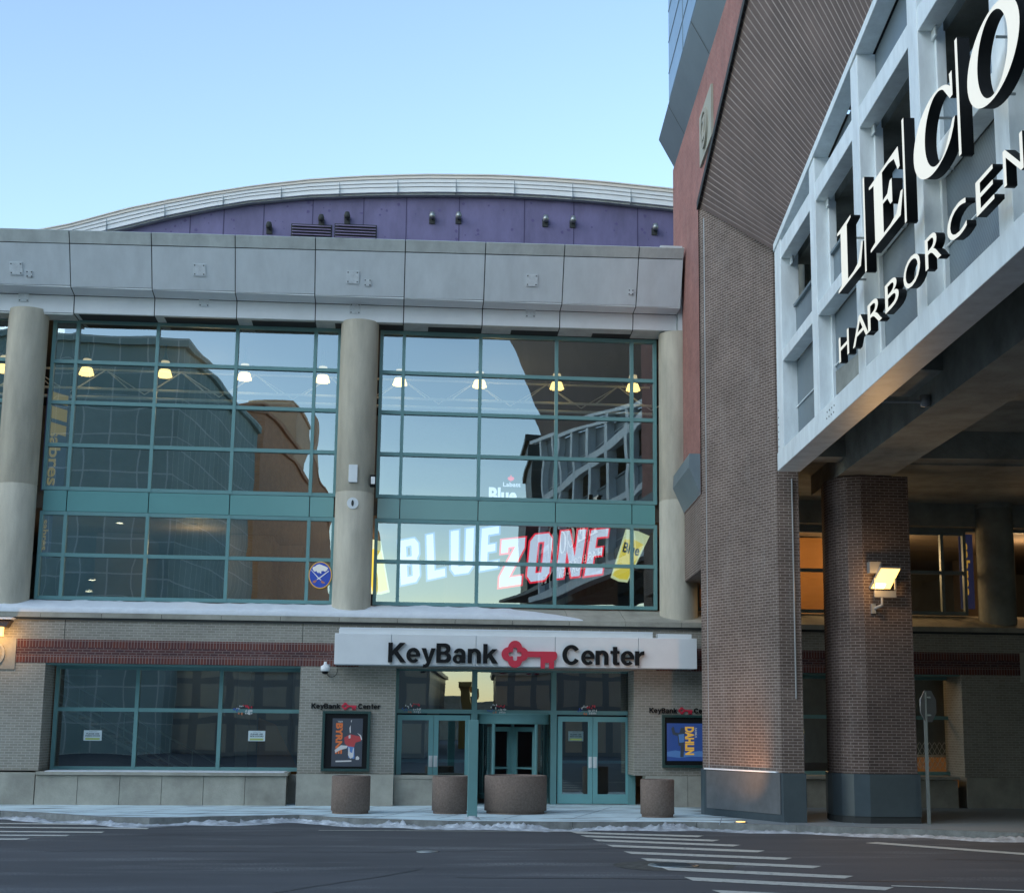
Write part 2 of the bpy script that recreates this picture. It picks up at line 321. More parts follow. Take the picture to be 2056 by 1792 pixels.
def poly(loops, name, mtx, mats, depth=.02, parent=None, offset=0):
    cu = bpy.data.curves.new(name, 'CURVE'); cu.dimensions = '2D'; cu.fill_mode = 'BOTH'; cu.extrude = depth/2; cu.offset = offset
    for lp in loops:
        sp_ = cu.splines.new('POLY'); sp_.points.add(len(lp)-1)
        for i, p in enumerate(lp): sp_.points[i].co = (p[0], p[1], 0, 1)
        sp_.use_cyclic_u = True
    return from_curve(cu, name, mtx, mats, parent)
def ell(cx, cyy, rx, ry, n=36): return [(cx+rx*math.cos(2*math.pi*i/n), cyy+ry*math.sin(2*math.pi*i/n)) for i in range(n)]

# crisp heavy grotesque letters for the arena signs (cap height 1)
def bandp(cx, cy_, rx, ry, tx, ty, a0, a1, n=22):
    o_ = [(cx+rx*math.cos(R(a0+(a1-a0)*i/n)), cy_+ry*math.sin(R(a0+(a1-a0)*i/n))) for i in range(n+1)]
    i_ = [(cx+(rx-tx)*math.cos(R(a1-(a1-a0)*i/n)), cy_+(ry-ty)*math.sin(R(a1-(a1-a0)*i/n))) for i in range(n+1)]
    return [o_+i_]
def rc(x0, y0, x1, y1): return [[(x0, y0), (x1, y0), (x1, y1), (x0, y1)]]
GL = {'K': (.86, [rc(0, 0, .22, 1), [[(.22, .34), (.30, .44), (.62, 0), (.89, 0), (.46, .58), (.85, 1), (.57, 1), (.22, .60)]]]),
 'e': (.70, [bandp(.345, .37, .345, .385, .20, .155, 8, 318), rc(.14, .315, .685, .425)]),
 'y': (.70, [[[(0, .74), (.23, .74), (.365, .27), (.49, .74), (.71, .74), (.46, -.02), (.38, -.19), (.26, -.25), (.09, -.25), (.09, -.09), (.19, -.09), (.25, -.04), (.27, .03)]]]),
 'B': (.78, [[[(0, 0), (.48, 0), (.62, .03), (.72, .12), (.75, .28), (.71, .42), (.60, .52), (.68, .60), (.71, .74), (.67, .89), (.57, .97), (.45, 1), (0, 1)], [(.22, .17), (.22, .43), (.42, .43), (.50, .39), (.53, .30), (.50, .21), (.42, .17)], [(.22, .59), (.22, .83), (.40, .83), (.47, .79), (.50, .71), (.47, .63), (.40, .59)]]]),
 'a': (.70, [rc(.43, 0, .63, .50), bandp(.335, .475, .295, .28, .20, .15, -5, 165), bandp(.27, .215, .27, .235, .18, .12, 0, 360, 30)]),
 'n': (.73, [rc(0, 0, .21, .74), bandp(.35, .44, .315, .32, .21, .17, -2, 150), rc(.455, 0, .665, .43)]),
 'k': (.75, [rc(0, 0, .21, 1), [[(.21, .22), (.29, .31), (.48, 0), (.75, 0), (.43, .46), (.71, .74), (.45, .74), (.21, .48)]]]),
 'C': (.93, [bandp(.46, .5, .46, .52, .23, .18, 33, 327, 34)]),
 't': (.49, [rc(.13, .12, .34, .95), rc(0, .60, .46, .74), [[(.13, .14), (.13, .10), (.18, .02), (.28, -.01), (.46, 0), (.46, .15), (.36, .15), (.34, .17)]]]),
 'r': (.46, [rc(0, 0, .21, .74), [[(.21, .36), (.23, .62), (.32, .72), (.47, .755), (.47, .55), (.34, .53), (.24, .45)]]])}
def grotesk(word, mtx, mt, x0, x1, z0, cap, depth, parent, label):
    adv = sum(GL[c][0]+.05 for c in word)-.05; k = (x1-x0)/adv; me0 = bpy.data.meshes.new('lettering'); bm = bmesh.new(); x = x0; q = 0
    for c in word:
        for pc in GL[c][1]:
            q += 1
            t = poly([[(x+px__*k, z0+pz*cap) for px__, pz in l] for l in pc], 'tmp', Matrix.Identity(4), [mt], depth+.003*(q % 3))
            bm.from_mesh(t.data); d_ = t.data; bpy.data.objects.remove(t); bpy.data.meshes.remove(d_)
        x += (GL[c][0]+.05)*k
    bm.transform(mtx); bm.transform(Matrix.Translation(-worldloc(parent))); bm.to_mesh(me0); bm.free(); me0.materials.append(M[mt])
    o = bpy.data.objects.new('lettering', me0); COL.objects.link(o); o.parent = parent; o['label'] = label; return o
from mathutils import noise as NZ
# ================================================================ ground, road, pavement
tag(MB().box(-400, 400, -400, 400, -1.0, -.05).build('ground', 'asphalt'), kind='structure')
road = MB().add([(-200, -150, 0), (200, -150, 0), (200, 45, 0), (-200, 45, 0)], [(0, 1, 2, 3)]).build('road', 'asphalt'); tag(road, kind='structure')
CURB = [oZ(x, y, 0) for x, y in [(0, 1641), (90, 1645), (180, 1652), (300, 1656), (450, 1652), (600, 1649), (700, 1656), (900, 1662), (1150, 1664), (1400, 1664), (1600, 1671), (1800, 1677), (2056, 1686)]]
CURB = [Vector((-60, CURB[0].y+6, 0)), Vector((-14, CURB[0].y+1.2, 0))]+CURB+[Vector((40, CURB[-1].y-5.5, 0))]
SWZ = .15
sw = [(p.x, p.y) for p in CURB]+[(40, 60), (-60, 60)]
tag(MB().prism([(p[0], p[1]+.17) if i < len(CURB) else p for i, p in enumerate(sw)], .0, SWZ).build('sidewalk', 'sidewalk'), kind='structure')
m = MB()
for a, b in zip(CURB[:-1], CURB[1:]):
    n = max(1, int((b-a).length/2.4))
    for i in range(n):
        p = a.lerp(b, i/n); q = a.lerp(b, (i+1)/n-.004)
        m.add([(p.x, p.y, -.01), (q.x, q.y, -.01), (q.x, q.y+.166, -.01), (p.x, p.y+.166, -.01), (p.x, p.y+.02, SWZ+.006), (q.x, q.y+.02, SWZ+.006), (q.x, q.y+.166, SWZ+.006), (p.x, p.y+.166, SWZ+.006)],
              [(0, 3, 2, 1), (4, 5, 6, 7), (0, 1, 5, 4), (1, 2, 6, 5), (2, 3, 7, 6), (3, 0, 4, 7)])
tag(m.build('kerb', 'curb'), kind='structure')
# joints in the pavement slabs
m = MB()
for i in range(-9, 9):
    x = i*1.52-.3
    m.add([(x-.012-1.7, 33.9 if x < 8 else 32, SWZ+.004), (x+.012-1.7, 33.9 if x < 8 else 32, SWZ+.004), (x+.012, 38.9, SWZ+.004), (x-.012, 38.9, SWZ+.004)], [(0, 1, 2, 3)])
m.box(-14, 9, 36.4, 36.42, SWZ+.001, SWZ+.003)
tag(m.build('pavement_joints', mat('joint_dirt', (.30, .36, .40), .8)), kind='structure')
# snow ridge in the gutter and on the kerb
def ridge(x0, x1, wid, hgt, off, name, seed, den=9):
    random.seed(seed); m = MB(); nx = int((x1-x0)*den); nw = 6; pts = []
    from mathutils import noise as NZ
    for i in range(nx+1):
        x = x0+(x1-x0)*i/nx
        k = 0
        while k < len(CURB)-2 and CURB[k+1].x < x: k += 1
        a, b = CURB[k], CURB[k+1]; yc = a.y+(b.y-a.y)*(x-a.x)/(b.x-a.x)
        wl = wid*(.45+.9*abs(NZ.noise((x*.45, seed, 0)))*1.6+.25*NZ.noise((x*2.3, 3, seed)))
        for j in range(nw+1):
            t = j/nw; h = math.sin(math.pi*t)**.8*hgt*(-.12+max(.0, .45+1.5*NZ.noise((x*.9, t*2, seed))+.6*NZ.noise((x*6, t*7, seed)))*(1.2+.8*NZ.noise((x*13, t*15, seed))))
            pts.append((x, yc+off-wl+t*(wl+.05), .004+h if j not in (0, nw) else -.004))
    m.add(pts, [(i*(nw+1)+j, (i+1)*(nw+1)+j, (i+1)*(nw+1)+j+1, i*(nw+1)+j+1) for i in range(nx) for j in range(nw)], 0, True)
    return tag(m.build(name, 'dirty_snow'), kind='stuff')
ridge(-15, 24, .8, .05, .02, 'gutter_snow', 3, 16)
ridge(-3.4, 7.5, .5, .09, .08, 'gutter_snow', 11, 20)
# painted lines
def stripe(pts, z=.006):
    return tag(MB().add([(p.x, p.y, z) for p in pts], [(0, 1, 2, 3)]).build('crosswalk_stripe', 'line'), kind='structure')
SL = [(1144.8, 1669), (1165, 1676), (1188.9, 1684), (1217, 1695), (1252, 1708.5), (1286, 1722), (1326, 1740), (1373, 1760), (1429, 1786), (1490, 1818)]
SR = [(1413, 1677), (1445.5, 1685.5), (1488, 1695.5), (1536, 1707), (1590.6, 1721.6), (1650, 1738), (1713.6, 1758), (1795, 1781), (1890, 1808), (2000, 1843)]
for a, b in zip(SL, SR):
    p, q = oZ(*a, 0), oZ(*b, 0); d = (q-p).normalized(); n = Vector((d.y, -d.x, 0))*.46
    if n.y > 0: n = -n
    stripe([p, p+n+d*.28, q+n-d*.05, q])
for (x0, y0, x1, y1) in [(-40, 1651, 335, 1654.5), (-60, 1658.5, 300, 1661.5), (-60, 1667, 210, 1669), (-60, 1674.5, 140, 1675.5), (-60, 1683, 60, 1682.5)]:
    p, q = oZ(x0, y0, 0), oZ(x1, y1, 0); n = Vector((0, -.34, 0)); stripe([p, p+n, q+n, q])
def line(pa, pb, wd, z=.007):
    p, q = oZ(*pa, 0), oZ(*pb, 0); d = (q-p).normalized(); n = Vector((d.y, -d.x, 0))*wd
    return tag(MB().add([(v.x, v.y, z) for v in (p, p+n, q+n, q)], [(0, 1, 2, 3)]).build('road_line', 'line'), kind='structure')
line((640, 1666), (1180, 1668.5), .10); line((1760, 1690), (2110, 1716), .40); line((1790, 1777), (2150, 1790), .13)
# road patch and manhole
p = oZ(1352, 1737, 0); m = MB(); n = 28; random.seed(2)
ring = [(p.x+(.95+.12*random.random())*math.cos(2*math.pi*i/n), p.y+(.85+.1*random.random())*math.sin(2*math.pi*i/n), .005) for i in range(n)]
m.add(ring, [tuple(range(n))]); tag(m.build('road_patch', mat('patch', (.085, .085, .075), .8, var=.5, vscale=6)), kind='structure')
mh = thing('manhole_cover', 'round dark iron manhole cover in a worn patch among the crosswalk stripes', 'manhole cover', (p.x, p.y, .0))
MB().lathe([(.42, .0), (.42, .016), (.36, .02)], (p.x, p.y, 0), 32).build('rim', 'rail', mh)
m = MB().lathe([(.36, .004), (.355, .018), (.0, .018)], (p.x, p.y, 0), 32)
for i in range(-4, 5): m.box(p.x-.28, p.x+.28, p.y+i*.065-.012, p.y+i*.065+.012, .018, .024)
m.build('lid', 'dark_clad', mh)
p = oZ(858, 1709, 0); t = thing('drain_cover', 'small round metal cover in the asphalt left of the crosswalk', 'drain cover', (p.x, p.y, 0))
MB().lathe([(.2, 0), (.2, .012), (.16, .014)], (p.x, p.y, 0), 20).build('rim', 'rail', t); MB().lathe([(.16, .004), (.155, .012), (0, .012)], (p.x, p.y, 0), 20).build('lid', 'lamp_grey', t)

# ================================================================ the arena
ar = thing('arena_building', 'arena with grey panel cornice, round concrete columns and green glass bays', 'building', (-1, 40, 0))
GY = 40.25
MX = [-8.99, -6.817, -4.643, -2.47]                      # mullions of one bay; bays repeat every 9 m
ROWS = [12.01, 10.86, 9.67, 8.47, 7.79, 6.66, 5.50]
XE = 7.86                                                # where the neighbour tower cuts the upper arena
def window(name, xs, zs, y, matf, matg, jw=.045, bw=.05, parent=ar, dep=.10, bulge=.0012, label=None):
    # xs, zs: positions of all vertical / horizontal members incl. the outer frame
    f = MB(); x0, x1, z0, z1 = xs[0], xs[-1], min(zs), max(zs)
    for i, x in enumerate(xs): f.box(x-jw, x+jw, y-dep, y+.04, z0-bw, z1+bw)
    for z in zs:
        for a, b in zip(xs[:-1], xs[1:]): f.box(a+jw, b-jw, y-dep+.018, y+.03, z-bw, z+bw)
    fo = f.build(name, matf, parent)
    if label: fo['label'] = label
    g = MB(); zs_ = sorted(zs)
    for a, b in zip(xs[:-1], xs[1:]):
        for c, d in zip(zs_[:-1], zs_[1:]):
            n = 8; tx = random.uniform(-.0022, .0022); tz = random.uniform(-.0022, .0022); bl = bulge*random.uniform(.5, 1.5); vs = []
            ph = random.uniform(0, 6)
            for j in range(n+1):
                for i in range(n+1):
                    u, v = i/n, j/n; X = a+jw+(b-a-2*jw)*u; Z = c+bw+(d-c-2*bw)*v
                    e = (1-(2*u-1)**4)*(1-(2*v-1)**4)
                    vs.append((X, y+.0-bl*e+tx*(u-.5)*(b-a)+tz*(v-.5)*(d-c)+.00022*math.sin(5*u+3*v+ph)*e, Z))
            g.add(vs, [(j*(n+1)+i, j*(n+1)+i+1, (j+1)*(n+1)+i+1, (j+1)*(n+1)+i) for j in range(n) for i in range(n)], 0, True)
    g.build('pane', matg, fo)
    return fo
for k in (-1, 0, 1, 2):
    ox = 9.0*(k)
    xs = [-9.62+ox]+[x+ox for x in MX]+[-1.80+ox]
    if k in (-1, 0, 1):
        window('window', xs, [13.17]+ROWS[:4], GY, 'teal', 'glass', label='tall upper glazed bay')
        m = MB()
        for a, b in zip(xs[:-1], xs[1:]): m.box(a+.012, b-.012, GY-.07, GY+.03, ROWS[4]+.06, ROWS[3]-.06)
        m.build('spandrel_panel', 'spandrel', ar)
        MB().box(xs[0], xs[-1], GY+.035, GY+.06, ROWS[4], ROWS[3]).build('panel_backing', 'joint', ar)
    else:
        MB().box(xs[0]-.2, 26, GY-.07, GY+.03, ROWS[4]+.06, 9.2).build('spandrel_panel', 'grey_metal', ar)
    window('window', xs, ROWS[4:], GY, 'teal' if k < 2 else 'grey_metal', 'glass' if k < 2 else 'glass_dim', label='lower glazed bay under the green panels')
xs = [18.38, 20.55, 22.7, 24.9, 27]
window('window', xs, ROWS[4:], GY, 'grey_metal', 'glass_dim')
# columns
for i, cx in enumerate((-19.23, -10.23, -1.23, 7.77, 16.95)):
    yc = 39.78
    m = MB().lathe([(.525, 4.7), (.525, 8.44), (.515, 8.45), (.515, 8.47), (.525, 8.48), (.525, 13.28)], (cx, yc, 0), 48)
    m.build('column', 'concrete' if i < 4 else 'slab', ar)  # last column takes the darker slab concrete: deck shade put into its colour
# cornice: profile leans out towards the street
def cprof(X):
    t = (X+11.5)/19.2
    return [(38.3, 15.13+.27*t), (38.48, 14.80+.32*t), (38.95, 13.77+.07*t), (39.45, 13.67+.12*t), (39.5, 13.18+.14*t), (40.17, 13.185+.06*t)]
JX = [-22.3, -20.1, -17.9, -15.7, -13.4, -11.16, -8.99, -6.84, -4.62, -2.47, -.03, 2.17, 4.36, 6.45, 7.72]
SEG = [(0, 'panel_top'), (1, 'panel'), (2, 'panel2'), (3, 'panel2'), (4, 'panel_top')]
def off(pr, d):   # shift the profile inwards
    return [(y+d, z-.0) for y, z in pr]
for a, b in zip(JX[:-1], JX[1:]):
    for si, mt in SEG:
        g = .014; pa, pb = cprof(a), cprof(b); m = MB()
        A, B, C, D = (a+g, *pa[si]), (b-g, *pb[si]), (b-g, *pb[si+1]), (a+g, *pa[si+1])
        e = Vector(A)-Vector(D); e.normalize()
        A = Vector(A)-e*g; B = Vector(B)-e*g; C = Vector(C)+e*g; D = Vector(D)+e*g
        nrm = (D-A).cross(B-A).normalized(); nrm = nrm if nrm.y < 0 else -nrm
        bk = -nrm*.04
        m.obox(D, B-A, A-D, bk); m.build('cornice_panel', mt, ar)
m = MB()
n = 6
bx = lambda X, pr: [(X, y+.045, z-.02*(i == 0)) for i, (y, z) in enumerate(pr)]+[(X, 44, pr[-1][1]-.0), (X, 44, pr[0][1]-.05)]
for a, b in zip(JX[:-1], JX[1:]):
    v0, v1 = bx(a, cprof(a)), bx(min(b, 7.7), cprof(b)); m.add(v0+v1, [(i, (i+1) % 8, 8+(i+1) % 8, 8+i) for i in range(8)])
m.build('cornice_backing', 'joint', ar)
m = MB(); pr = cprof(7.7); vs = [(7.71, y, z) for y, z in pr]+[(7.71, 44, pr[-1][1]), (7.71, 44, pr[0][1])]
m.add(vs, [tuple(range(8))]); m.build('cornice_end', 'panel', ar)
MB().box(7.72, 8.0, 39.3, 42, 13.2, 15.1).build('cornice_return', 'panel', ar)
MB().extrude_x([(39.2, 15.2), (39.2, 15.75), (41, 15.75), (41, 15.2)], 7.2, 7.95).build('parapet_block', 'panel', ar)
M['plate'] = mat('plate', (.64, .69, .71), .45, var=.15, vscale=9)
# mounting plates left on the cornice
for i, (x, y, s_, u) in enumerate([(31, 537, .34, 1), (57, 547, .16, 1), (400, 541, .33, 1), (708, 555, .35, 1), (738, 565, .18, 1), (1068, 562, .33, 1), (1268, 584, .14, 1), (48, 596, .28, 3), (410, 606, .28, 3), (713, 620, .30, 3), (1065, 628, .28, 3)]):
    Y = 38.7 if u == 1 else 39.47; p = oY(x, y, Y); pr = cprof(p.x); y0, z0 = pr[u]; y1, z1 = pr[u+1]; t = (p.z-z0)/(z1-z0); Yc = y0+(y1-y0)*t
    e = Vector((0, y1-y0, z1-z0)).normalized(); n_ = Vector((0, e.z, -e.y)); n_ = n_ if n_.y < 0 else -n_
    c = Vector((p.x, Yc, p.z)); mb = MB().obox(c-Vector((s_/2, 0, 0))-e*s_/2, (s_, 0, 0), e*s_, n_*.022)
    for a in (-.36, .36):
        for b in (-.36, .36): mb.obox(c+Vector((a*s_-.015, 0, 0))+e*(b*s_-.015), (.03, 0, 0), e*.03, n_*.028, 1)
    mb.build('mounting_plate', ['plate', 'joint'], ar)
# sloping stone shelf under the bays
def shelf(x0, x1):
    m = MB(); n = max(1, round((x1-x0)/1.5)); st = (x1-x0)/n
    for i in range(n):
        a, b = x0+i*st+.006, x0+(i+1)*st-.006
        m.extrude_x([(40.30, 5.44), (40.30, 4.9), (39.0, 4.9), (38.99, 5.03)], a, b)
    m.build('stone_shelf', 'stone', ar); MB().box(x0, x1, 39.04, 40.2, 4.84, 4.96).build('shelf_joint', 'joint', ar)
shelf(-23, 7.7); shelf(7.7, 27)
def shelf_snow(x0, x1, name='shelf_snow'):
    m = MB(); nx = int((x1-x0)*10); nv = 8; pts = []
    for i in range(nx+1):
        x = x0+(x1-x0)*i/nx; end = min(1, (x1-x)/2.2, 1); top = .90+.14*NZ.noise((x*.55, 0, 3))+.09*NZ.noise((x*2.1, 5, 1))+.04*NZ.noise((x*9, 2, 0)); top = .06+(top-.06)*max(0, end)**.6
        for j in range(nv+1):
            v = j/nv*top; yy = 38.99+(40.30-38.99)*v; zz = 5.03+(5.44-5.03)*v
            th = .0 if j in (nv,) else (.10+.05*abs(NZ.noise((x*1.5, v*3, 2)))+.015*NZ.noise((x*8, v*14, 4)))*max(.1, end)*(1-.6*(j/nv)**4)
            pts.append((x, yy-.3*th, zz+th))
    pts2 = [(pts[i*(nv+1)][0], 38.995, 5.02) for i in range(nx+1)]
    k = len(pts)
    m.add(pts+pts2, [(i*(nv+1)+j, (i+1)*(nv+1)+j, (i+1)*(nv+1)+j+1, i*(nv+1)+j+1) for i in range(nx) for j in range(nv)]+[(k+i, k+i+1, (i+1)*(nv+1), i*(nv+1)) for i in range(nx)], 0, True)
    return tag(m.build(name, 'snow'), kind='stuff')
shelf_snow(-23, 5.0)
# street-level wall: plane Y 39.1
WY = 39.1
def wallpiece(x0, x1, z0, z1, mt='pale_brick', y0=WY, y1=GY+.2, name='brick_wall'): return MB().box(x0, x1, y0, y1, z0, z1).build(name, mt, ar)
gx = lambda x, y, Y=WY: oY(x, y, Y).x
WL, WR = gx(84, 1440), gx(600, 1440)                       # left shop-window opening
DL, DR = gx(792, 1480), gx(1273, 1480)                      # entrance opening
for ox in (0, 18.0):
    L_, R_ = WL+ox, WR+ox
    lo = -23 if ox == 0 else DR+.02
    # joints split wall above the red band
wallpiece(-23, 27, 4.34, 4.86)
for xj in (gx(130, 1265), gx(608, 1265)):
    MB().box(xj-.008, xj+.008, WY-.003, WY+.01, 4.34, 4.86).build('wall_joint', 'joint', ar)
def band(x0, x1):
    MB().box(x0, x1, WY-.012, GY+.15, 3.73, 3.935).build('brick_band', 'soldier', ar)
    MB().box(x0, x1, WY-.010, GY+.15, 3.935, 4.135).build('brick_band', 'red_band', ar)
    MB().box(x0, x1, WY-.012, GY+.15, 4.135, 4.34).build('brick_band', 'soldier', ar)
BL = gx(32, 1308)
band(BL, DL-1.0); band(DR+.6, BL+27)
wallpiece(DL-1.0, DR+.6, 3.73, 4.34)
wallpiece(-23, BL, 3.55, 4.34, 'stone', WY-.03, name='stone_block'); wallpiece(BL+27, BL+29, 3.55, 4.34, 'stone', WY-.03, name='stone_block')
for bxx in (BL-.62, BL+27.75):
    m = MB(); c = (bxx, WY-.03, 3.95)
    for r1, r2, d in ((.36, .30, .05), (.22, .0, .06)):
        n = 32; vs = []
        for rr in (r1, r2):
            vs += [(c[0]+rr*math.cos(2*math.pi*i/n), c[1]-d, c[2]+rr*math.sin(2*math.pi*i/n)) for i in range(n)]
        vs += [(c[0]+r1*math.cos(2*math.pi*i/n), c[1], c[2]+r1*math.sin(2*math.pi*i/n)) for i in range(n)]
        m.add(vs, [(i, (i+1) % n, n+(i+1) % n, n+i) for i in range(n)]+[(2*n+i, 2*n+(i+1) % n, (i+1) % n, i) for i in range(n)])
    m.build('stone_medallion', 'stone', ar)
for ox in (0, 18.0):
    x_l = -23 if ox == 0 else DR
    wallpiece(x_l if ox == 0 else DR, WL+ox, 1.0 if ox == 0 else .96, 3.73 if ox else 3.55)
    if ox == 0: wallpiece(BL, WL, 3.55, 3.73)
    if ox == 0: wallpiece(WR, DL, .96, 3.73)
    else: wallpiece(WR+ox, 27, .96, 3.73)
    wallpiece(WL+ox, WR+ox, .15, .9, 'stone', GY-.1, name='stone_base')
    MB().box(WL+ox-.02, WR+ox-.22, 38.9, GY-.06, .90, .98).build('window_sill', 'stone', ar)
    m = MB(); n = 6; a0 = WL+ox-.03; a1 = WR+ox-.25; st = (a1-a0)/n
    for i in range(n): m.box(a0+i*st+.006, a0+(i+1)*st-.006, 38.98, 39.5, .15, .885)
    m.build('stone_base', 'stone', ar)
    m = MB(); e0, e1 = (-23, WL-.045) if ox == 0 else (DR+.3, WL+ox-.04)
    n = max(1, round((e1-e0)/1.5)); st = (e1-e0)/n
    for i in range(n): m.box(e0+i*st+.006, e0+(i+1)*st-.006, 38.99, 39.6, .15, .955)
    m.build('stone_base', 'stone', ar)
    if ox:
        m = MB()
        for i in range(6): m.box(WR+ox+i*1.5+.006, WR+ox+(i+1)*1.5-.006, 38.99, 39.6, .15, .955)
        m.build('stone_base', 'stone', ar)
    m = MB(); m.box(WR+ox+.0, DL-.0 if ox == 0 else WR+ox+.2, 38.99, 39.6, .15, .955); m.build('stone_base', 'stone', ar) if ox == 0 else None
    wx0 = WL+ox+.03
    window('window', [gx(112, 1440, GY)+ox, gx(274, 1440, GY)+ox, gx(442, 1440, GY)+ox, gx(600, 1440, GY)+ox+.35], [3.66, 2.56, 1.03], GY, 'teal', 'glass_low' if ox == 0 else 'glass_dim', jw=.05, label='wide street-level display window')
    MB().box(WL+ox, WR+ox, WY+.05, GY, 3.695, 3.725).build('window_head', 'teal', ar)
MB().box(WL+.2, WR-.3, 38.92, 39.9, .981, 1.0).build('sill_snow', 'snow', ar)
# interior shell
m = MB(); m.box(-23, 27, 52, 52.3, 0, 13.4); m.box(-23.3, -23, 40.5, 52, 0, 13.4); m.box(27, 27.3, 40.5, 52, 0, 13.4); m.build('interior_wall', 'int_grey', ar)
MB().box(-23, 27, GY+.12, 52, 7.95, 8.35).build('upper_floor', 'interior', ar)
MB().box(-23, 27, GY+.12, 52, 4.86, 5.3).build('middle_floor', 'interior', ar)
MB().box(-23, 27, GY+.25, 52, .0, .155).build('ground_floor', 'floor', ar)
MB().box(-23.3, 27.3, 43.99, 62, 13.25, 13.6).build('roof_slab', 'dark', ar)
MB().box(-23, 7.7, 40.2, 44, 13.2, 13.24).build('ceiling', 'dark', ar)
MB().box(8.5, 27.3, 40.2, 44, 9.2, 13.5).build('upper_wall', 'dark', ar)
for z0, z1, c in ((5.31, 7.94, 'interior'),):
    m = MB()
    for x in (-9.2, -5.2, -3.9, 1.5, 5.6, 10.2, 12.9, 19): m.box(x, x+random.uniform(.5, 2.2), random.uniform(45, 48), 48.2, z0, z1)
    m.build('interior_partition', c, ar)
# entrance: stair steps of the storefront at Y = GY
EX = [.03+.02, 2.18, 4.353, 6.54]
window('window', EX, [3.74, 2.60], GY, 'teal', 'glass_low', jw=.07, bw=.055, label='transom window above the entrance doors')
MB().box(DL, EX[0]-.07, GY-.1, GY+.1, .15, 3.73).build('frame_post', 'teal', ar)
MB().box(EX[3]+.07, DR, GY-.1, GY+.1, .15, 3.73).build('frame_post', 'teal', ar)
for a, b in ((EX[1]-.085, EX[1]+.085), (EX[2]-.085, EX[2]+.085), (EX[0]-.07, EX[0]+.03), (EX[3]-.03, EX[3]+.07)): MB().box(a, b, GY-.12, GY+.05, .15, 2.56).build('door_frame', 'teal', ar)
def leaf(x0, x1, y, hinge, top=2.5, parent=ar):
    st = .13; m = MB(); m.box(x0, x0+st, y-.06, y, .17, top); m.box(x1-st, x1, y-.06, y, .17, top); m.box(x0+st, x1-st, y-.055, y-.005, top-.14, top); m.box(x0+st, x1-st, y-.055, y-.005, .17, .42)
    d = m.build('door', 'teal_door', parent)
    MB().box(x0+st, x1-st, y-.035, y-.025, .42, top-.14).build('pane', 'glass_low', d)
    hx = x0+.06 if hinge == 'r' else x1-.06
    m = MB().box(hx-.05, hx+.05, y-.075, y-.06, 1.12, 1.42); m.tube((hx, y-.12, 1.14), (hx, y-.12, 1.40), .014, 8); m.box(hx-.012, hx+.012, y-.12, y-.075, 1.38, 1.40); m.box(hx-.012, hx+.012, y-.12, y-.075, 1.14, 1.16); m.build('handle', 'white_metal', d)
    MB().box(x0+st, x1-st, y+.02, y+.06, 1.24, 1.32).build('push_bar', 'teal_door', d)
    return d
leaf(4.47, 5.435, GY, 'l'); leaf(5.445, 6.48, GY, 'r')
leaf(.10, 1.08, GY, 'l'); leaf(1.09, 2.07, GY, 'r')
# revolving door drum
c = (3.265, GY+.35, 0); r = 1.0
MB().lathe([(r-.05, 2.28), (r+.02, 2.28), (r+.03, 2.3), (r+.03, 2.52), (r+.06, 2.53), (r+.06, 2.56), (0, 2.56)], c, 48).build('revolving_door_canopy', 'teal', ar)
def arc(rad, a0, a1, z0, z1, mt, name, parent=ar, th=.0):
    m = MB(); n = 14; vs = []
    for i in range(n+1):
        a = R(a0+(a1-a0)*i/n); vs += [(c[0]+rad*math.cos(a), c[1]+rad*math.sin(a), z0), (c[0]+rad*math.cos(a), c[1]+rad*math.sin(a), z1)]
    m.add(vs, [(2*i, 2*i+2, 2*i+3, 2*i+1) for i in range(n)], 0, True); return m.build(name, mt, parent)
rd = MB()
for a in (180, 235, 305, 360): rd.tube((c[0]+r*math.cos(R(a)), c[1]+r*math.sin(R(a)), .15), (c[0]+r*math.cos(R(a)), c[1]+r*math.sin(R(a)), 2.28), .045, 8)
rd = rd.build('revolving_door', 'teal', ar)
arc(r, 180, 235, .3, 2.28, 'glass_low', 'pane', rd); arc(r, 305, 360, .3, 2.28, 'glass_low', 'pane', rd)
for a in (40, 130, 220, 310):
    ca, sa = math.cos(R(a)), math.sin(R(a)); m = MB(); dv = Vector((ca, sa, 0)); pv = Vector((-sa, ca, 0))
    def wb(s0, s1, z0, z1): m.obox(Vector(c)+dv*s0-pv*.03+Vector((0, 0, z0)), dv*(s1-s0), pv*.06, (0, 0, z1-z0))
    wb(.06, .18, .18, 2.2); wb(.80, .93, .18, 2.2); wb(.18, .80, 2.08, 2.2); wb(.18, .80, .18, .4); wb(.18, .80, 1.08, 1.12)
    m.build('door_wing', 'teal', rd)
MB().tube((c[0], c[1], .15), (c[0], c[1], 2.28), .05, 12).build('door_post', 'teal', rd)

# purple drum wall and roof of the bowl, 16 m behind
PY_ = 58.0
bot = [(-260, 640), (-60, 545), (120, 488), (255, 457), (330, 438), (420, 420), (500, 407), (620, 396), (740, 392), (870, 390.5), (1000, 392), (1100, 397), (1200, 404), (1355, 420), (1500, 443), (1700, 485)]
topc = [(-330, 560), (-120, 507), (40, 469), (145, 449), (250, 420), (340, 401.5), (420, 387), (520, 372), (620, 361), (720, 354.5), (850, 350.5), (1000, 352), (1100, 357), (1200, 364), (1355, 380), (1700, 430)]
def interp(L, x):
    for (a, b), (c_, d) in zip(L[:-1], L[1:]):
        if a <= x <= c_: return b+(d-b)*(x-a)/(c_-a)
    return L[-1][1]
xsx = list(range(-60, 1541, 40))
P_b = [oY(x, interp(bot, x), PY_-.3) for x in xsx]; P_t = [oY(x, interp(topc, x), PY_-.5) for x in xsx]
m = MB(); n = len(xsx); vs = [(p.x, PY_, 12) for p in P_b]+[(p.x, PY_, p.z+.3) for p in P_b]
